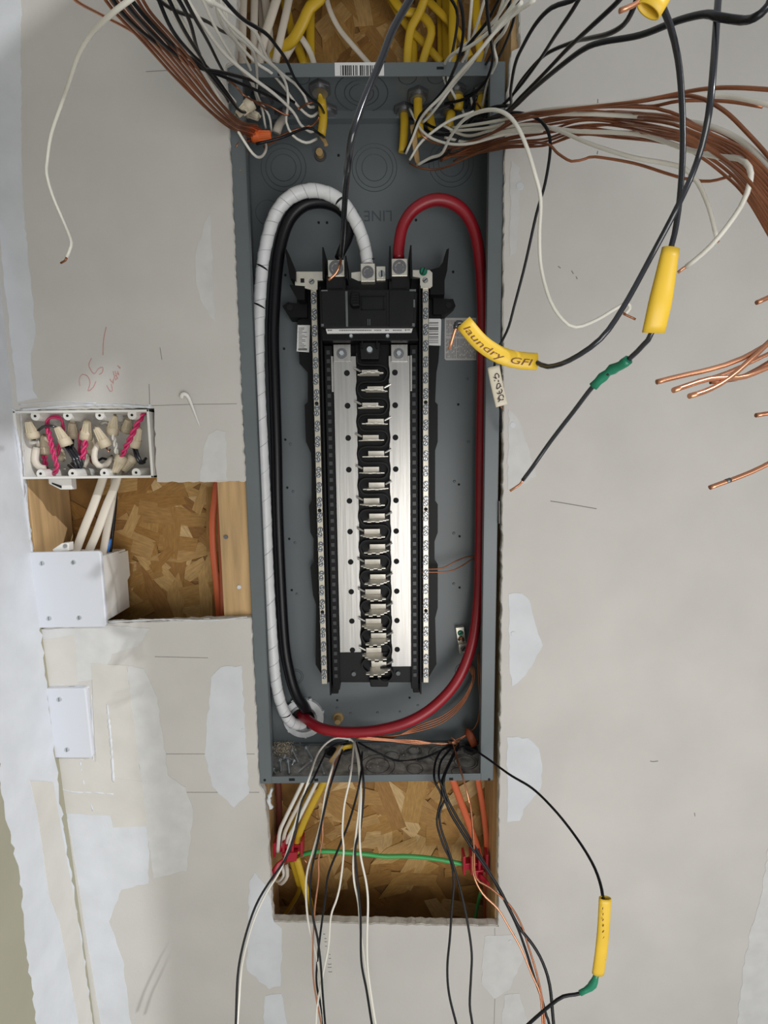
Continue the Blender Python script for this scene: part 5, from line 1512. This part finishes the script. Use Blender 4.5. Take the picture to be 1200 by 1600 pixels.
nuts = [((44, 658), (53, 684), 'upper left corner of the wall box', -.001), ((70, 680), (70, 708), 'standing behind the first magenta pair', .03), ((89, 667), (105, 696), 'large tilted one left of centre in the wall box', .006),
        ((113, 660), (114, 683), 'at the back right of the large tilted one', .035), ((137, 657), (134, 686), 'upright near the centre top of the wall box', .012), ((150, 669), (167, 698), 'tilted with its tip up left, right of centre', .006),
        ((178, 649), (175, 678), 'upright one touching the box top', .02), ((201, 655), (197, 674), 'behind the right magenta pair near the top', .035), ((217, 668), (209, 697), 'upright at the right end of the wall box', .012),
        ((179, 739), (191, 713), 'upside down one at the bottom of the right magenta pair', .008), ((192, 736), (209, 714), 'upside down one half hidden at the bottom right', .02), ((142, 680), (140, 709), 'half hidden behind the centre one', .03),
        ((98, 718), (88, 704), 'low one behind the magenta loop', .035)]
for tp, bs, lab, y in nuts:
    wire_nut(tp, bs, y, .0046, .0086, NUT, 'tan wire nut ' + lab, 'wire nuts in the four gang wall box', y + .008)


def twisted(pts, ys, r, d, material, name, lab, turns, grp=None):
    q = spline(path(pts, ys), .002)
    t = thing(name, q[-1], lab, 'wire', grp)
    for ph in (0, math.pi):
        out = []
        u = None
        for i, p in enumerate(q):
            tt = (q[min(i + 1, len(q) - 1)] - q[max(i - 1, 0)]).normalized()
            u = tt.cross(Vector((0, 1, 0))).normalized() if u is None else (u - tt * u.dot(tt)).normalized()
            v = tt.cross(u)
            a = ph + turns * 2 * math.pi * i / len(q)
            out.append(p + u * math.cos(a) * r + v * math.sin(a) * r)
        obj('strand', M().tube(out, d / 2, n=7, raw=True), material, t, smooth=True)


g = 'magenta wires in the four gang wall box'
twisted([(74, 668), (79, 688), (83, 708), (89, 728), (84, 739), (74, 735), (69, 712)], [.01, .004, .004, .006, .012, .02, .03], .0019, .0036, PINKW, 'magenta_wire', 'magenta twisted pair hanging in a loop at the left of the wall box', 6, g)
twisted([(74, 670), (75, 656), (85, 651), (95, 655), (98, 668), (92, 700), (90, 716)], [.012, .012, .014, .016, .02, .03, .035], .0015, .0032, PINKW, 'magenta_wire', 'magenta loop over the top of the large wire nut', 2, g)
twisted([(135, 686), (132, 700), (128, 717)], [.018, .01, .008], .0022, .0040, PINKW, 'magenta_wire', 'magenta twist below the centre wire nut', 1.5, g)
twisted([(128, 716), (124, 700), (127, 675), (133, 662)], [.02, .028, .03, .03], .0015, .0030, PINKW, 'magenta_wire', 'magenta wire behind the centre wire nut', 1, g)
twisted([(225, 645), (214, 664), (204, 684), (195, 702), (190, 714)], [.012, .004, .0, .004, .012], .0021, .0040, PINKW, 'magenta_wire', 'magenta twisted pair slanting across the right of the wall box', 3.5, g)
g = 'black wires in the four gang wall box'
for k, (a, b) in enumerate((((103, 698), (121, 733)), ((107, 698), (126, 730)), ((112, 697), (128, 726)))):
    wire('black_wire', [a, ((a[0] + b[0]) / 2 + 2, (a[1] + b[1]) / 2), b, (b[0] - 4, b[1] + 3), (b[0] - 14, b[1] - 6)], [.014, .006, .010, .02, .035], .0042, GREYW, 'black wire bent down below the large tilted wire nut', g)
wire('black_wire', [(52, 692), (58, 675), (72, 665), (88, 668), (96, 676)], [.02, .01, .004, .008, .02], .0038, GREYW, 'black wire arching behind the large tilted wire nut', g)
wire('black_wire', [(212, 697), (216, 712), (222, 722), (228, 716)], [.02, .015, .02, .03], .0042, GREYW, 'black wire curled under the rightmost wire nut', g)
wire('black_wire', [(208, 697), (213, 714), (219, 724), (226, 722)], [.024, .018, .022, .03], .0042, GREYW, 'black wire looping at the right end of the wall box', g)
wire('black_wire', [(114, 684), (113, 705), (117, 722)], [.04, .035, .03], .0040, BLACKW, 'black wire dropping behind the bent black wires', g)
wire('black_wire', [(150, 722), (160, 716), (168, 718), (175, 712)], [.03, .025, .03, .04], .0036, BLACKW, 'black wire lying at the back behind the cream loop', g)
g = 'white wires in the four gang wall box'
wire('white_wire', [(46, 684), (50, 692), (58, 690), (60, 700)], [.024, .016, .02, .03], .0055, WHITEW, 'white wire bundle end under the corner wire nut', g)
wire('white_wire', [(57, 700), (55, 720), (62, 730), (72, 732)], [.02, .015, .015, .02], .010, WJACKET, 'fat white jacket end at the lower left of the wall box', g)
wire('white_wire', [(157, 690), (148, 705), (149, 722), (160, 729), (170, 722), (174, 716)], [.02, .01, .006, .008, .016, .03], .0085, WJACKET, 'cream cable jacket bent in a loop right of centre', g)
twisted([(176, 678), (180, 692), (182, 706), (186, 715)], [.025, .02, .018, .02], .0018, .0034, WHITEW, 'white_wire', 'white twisted pair below the upright wire nut', 2, g)
wire('white_wire', [(156, 664), (166, 660), (176, 668)], [.04, .035, .04], .0035, WHITEW, 'white wire arching at the back top of the wall box', g)
wire('white_wire', [(132, 729), (137, 718), (136, 710)], [.02, .02, .03], .0055, WJACKET, 'white stub under the hidden centre wire nut', g)
wire('white_wire', [(172, 738), (178, 722), (184, 708)], [.03, .03, .035], .0070, WJACKET, 'white jacket behind the upside down wire nut', g)
wire('copper_wire', [(166, 699), (170, 706), (172, 702)], [.012, .008, .014], .0022, COPPERB, 'copper curl at the mouth of the tilted wire nut')
wire('copper_wire', [(140, 710), (142, 722), (148, 726)], [.035, .03, .03], .0022, COPPER, 'copper strand low at the centre of the wall box')

# white box with a two gang blank plate, proud of the wall
cb = thing('covered_box', P(105, 980, .02), 'white plastic box with a two gang blank cover plate beside the opening', 'junction box')
YC = -.0105
obj('cover_plate', M().prism([(31, 868), (34, 863.5), (153, 861), (157, 864), (166, 976), (163, 980), (48, 982), (44.5, 979)], YC, YC + .0062, YC), PLATEW, cb, bevel=.0016)
c0, c1 = P(160, 925, 0), P(160, 868, 0)
zt, zb_ = P(150, 872, 0).z, P(150, 972, 0).z
xr = P(160, 920, 0).x
xl0 = P(44, 920, 0).x
obj('box_body', M().box(xl0, xr, YC + .006, .070, zb_, zt), BOXW, cb, bevel=.001)
sx = M()
q1 = [P(160, 862, .0), P(184, 861, .03), P(187, 868, .035), P(207, 868, .055)]
# stepped flank of the box that shows in the opening
prof = [(-.004, zt + .002), (.046, zt + .001), (.048, zt - .003), (.074, zt - .004), (.0745, zb_ + .052), (.058, zb_ + .040), (.056, zb_ + .032), (-.004, zb_ + .004)]
vs = [(xr - .001, a, b) for a, b in prof] + [(xr + .0016, a, b) for a, b in prof]
n = len(prof)
obj('box_flank', M().add(vs, [tuple(range(n)), tuple(range(2 * n - 1, n - 1, -1))] + [(i, (i + 1) % n, (i + 1) % n + n, i + n) for i in range(n)]), BOXW, cb)
for a, b in ((66, 880), (115, 878.5), (77, 966), (124, 965)):
    c = P(a, b, YC)
    obj('plate_screw', M().cone((c.x, YC - .0014, c.z), (c.x, YC + .0004, c.z), .0028, .0036, 14), ZINC, cb)
    obj('screw_slot', M().box(c.x - .0005, c.x + .0005, YC - .0017, YC - .0012, c.z - .0026, c.z + .0026), DKSTEEL, cb)
tb = obj('nail_tab', M().prism([(81, 859), (96, 849), (107, 848), (107, 861), (84, 863)], .0, .012, .0), BOXW, cb, bevel=.001)
c = P(102, 853, -.0008)
obj('nail_head', M().cone((c.x, -.0016, c.z), (c.x, .0005, c.z), .0028, .0028, 12), STEEL, tb)
# single gang blank plate
sp = thing('blank_plate', P(105, 1184, 0), 'single gang white blank cover plate on the left drywall', 'cover plate')
obj('cover_plate', M().prism([(62, 1079), (64, 1076.5), (131, 1075.5), (133.5, 1078), (144.5, 1182), (142, 1185), (79, 1184.5), (76.5, 1182)], -.0135, -.0052, -.0135), PLATEW, sp, bevel=.0018)
for a, b in ((93, 1092.5), (105, 1171)):
    c = P(a, b, -.0135)
    obj('plate_screw', M().cone((c.x, -.0150, c.z), (c.x, -.0130, c.z), .0030, .0038, 14), ZINC, sp)
    obj('screw_slot', M().box(c.x - .0005, c.x + .0005, -.0153, -.0148, c.z - .0028, c.z + .0028), DKSTEEL, sp)

# ------------------------------------------------------------------ labels of look-alikes: their order in the bundle
ORD = ['first', 'second', 'third', 'fourth', 'fifth', 'sixth', 'seventh', 'eighth', 'ninth', 'tenth', 'eleventh', 'twelfth', 'thirteenth', 'fourteenth']


def cross(pts, axis, at):
    a, b = (1, 0) if axis == 'x' else (0, 1)
    for p, q in zip(pts, pts[1:]):
        if min(p[a], q[a]) <= at <= max(p[a], q[a]) and p[a] != q[a]:
            return p[b] + (q[b] - p[b]) * (at - p[a]) / (q[a] - p[a])
    return min(pts, key=lambda p: abs(p[a] - at))[b]


def order(group, only, axis, at, text):
    os_ = [o for o in COL.objects if not o.parent and o.get('group') == group and (not only or only in o['label'])]
    os_.sort(key=lambda o: cross(PATHS[o.name], axis, at))
    for k, o in enumerate(os_):
        o['label'] = text % ORD[k]


order('bare copper wires swept out to the right', None, 'y', 1165, 'bare copper wire of the bundle at the right edge, %s from its top')
order('black wires fanned to the upper left', None, 'x', 5, 'black wire of the upper left bundle, %s from the left at the top edge')
order('white wires fanned over the top left of the box', None, 'x', 5, 'white wire of the upper left bundle, %s from the left at the top edge')
order('bare copper wires fanned to the upper left', None, 'x', 5, 'bare copper wire of the upper left bundle, %s from the left at the top edge')
order('yellow cables in the opening above the box', None, 'x', 60, 'yellow cable in the opening above the box, %s yellow one from the left')
order('white cables in the opening above the box', None, 'x', 60, 'white jacketed cable above the box, %s jacketed one from the left')
order('white wires standing up at the top right of the box', None, 'x', 60, 'white wire above the right end of the box top, %s white one from the left')
order('black wires standing up at the top right of the box', None, 'x', 60, 'black wire above the right end of the box top, %s black one from the left')
order('copper strands tangled in the top left corner of the box', None, 'x', 185, 'short copper strand at the top left box corner, %s strand from the left')
order('bare copper wires along the lower right of the box', 'bowing', 'x', 1075, 'bare copper wire bowing up the lower right of the box, %s from the left')
order('bare copper wires along the lower right of the box', 'bright', 'y', 640, 'bright copper wire along the back of the box bottom, %s from the top')
order('bare copper wires along the lower right of the box', 'down the right side', 'x', 1075, 'bare copper wire down the right wall of the box, %s from the left')
order('white cables in the lower opening', None, 'x', 1300, 'white cable bent through the left red clip, %s from the left')
order('yellow cables in the lower opening', None, 'x', 1340, 'yellow cable at the left red clip, %s yellow one from the left')
for k, o in enumerate(sorted([o for o in COL.objects if not o.parent and o.get('label') == 'black wire bent down below the large tilted wire nut'], key=lambda o: PATHS[o.name][0][0])):
    o['label'] = 'black wire bent down below the large tilted wire nut, %s of three from the left' % ORD[k]
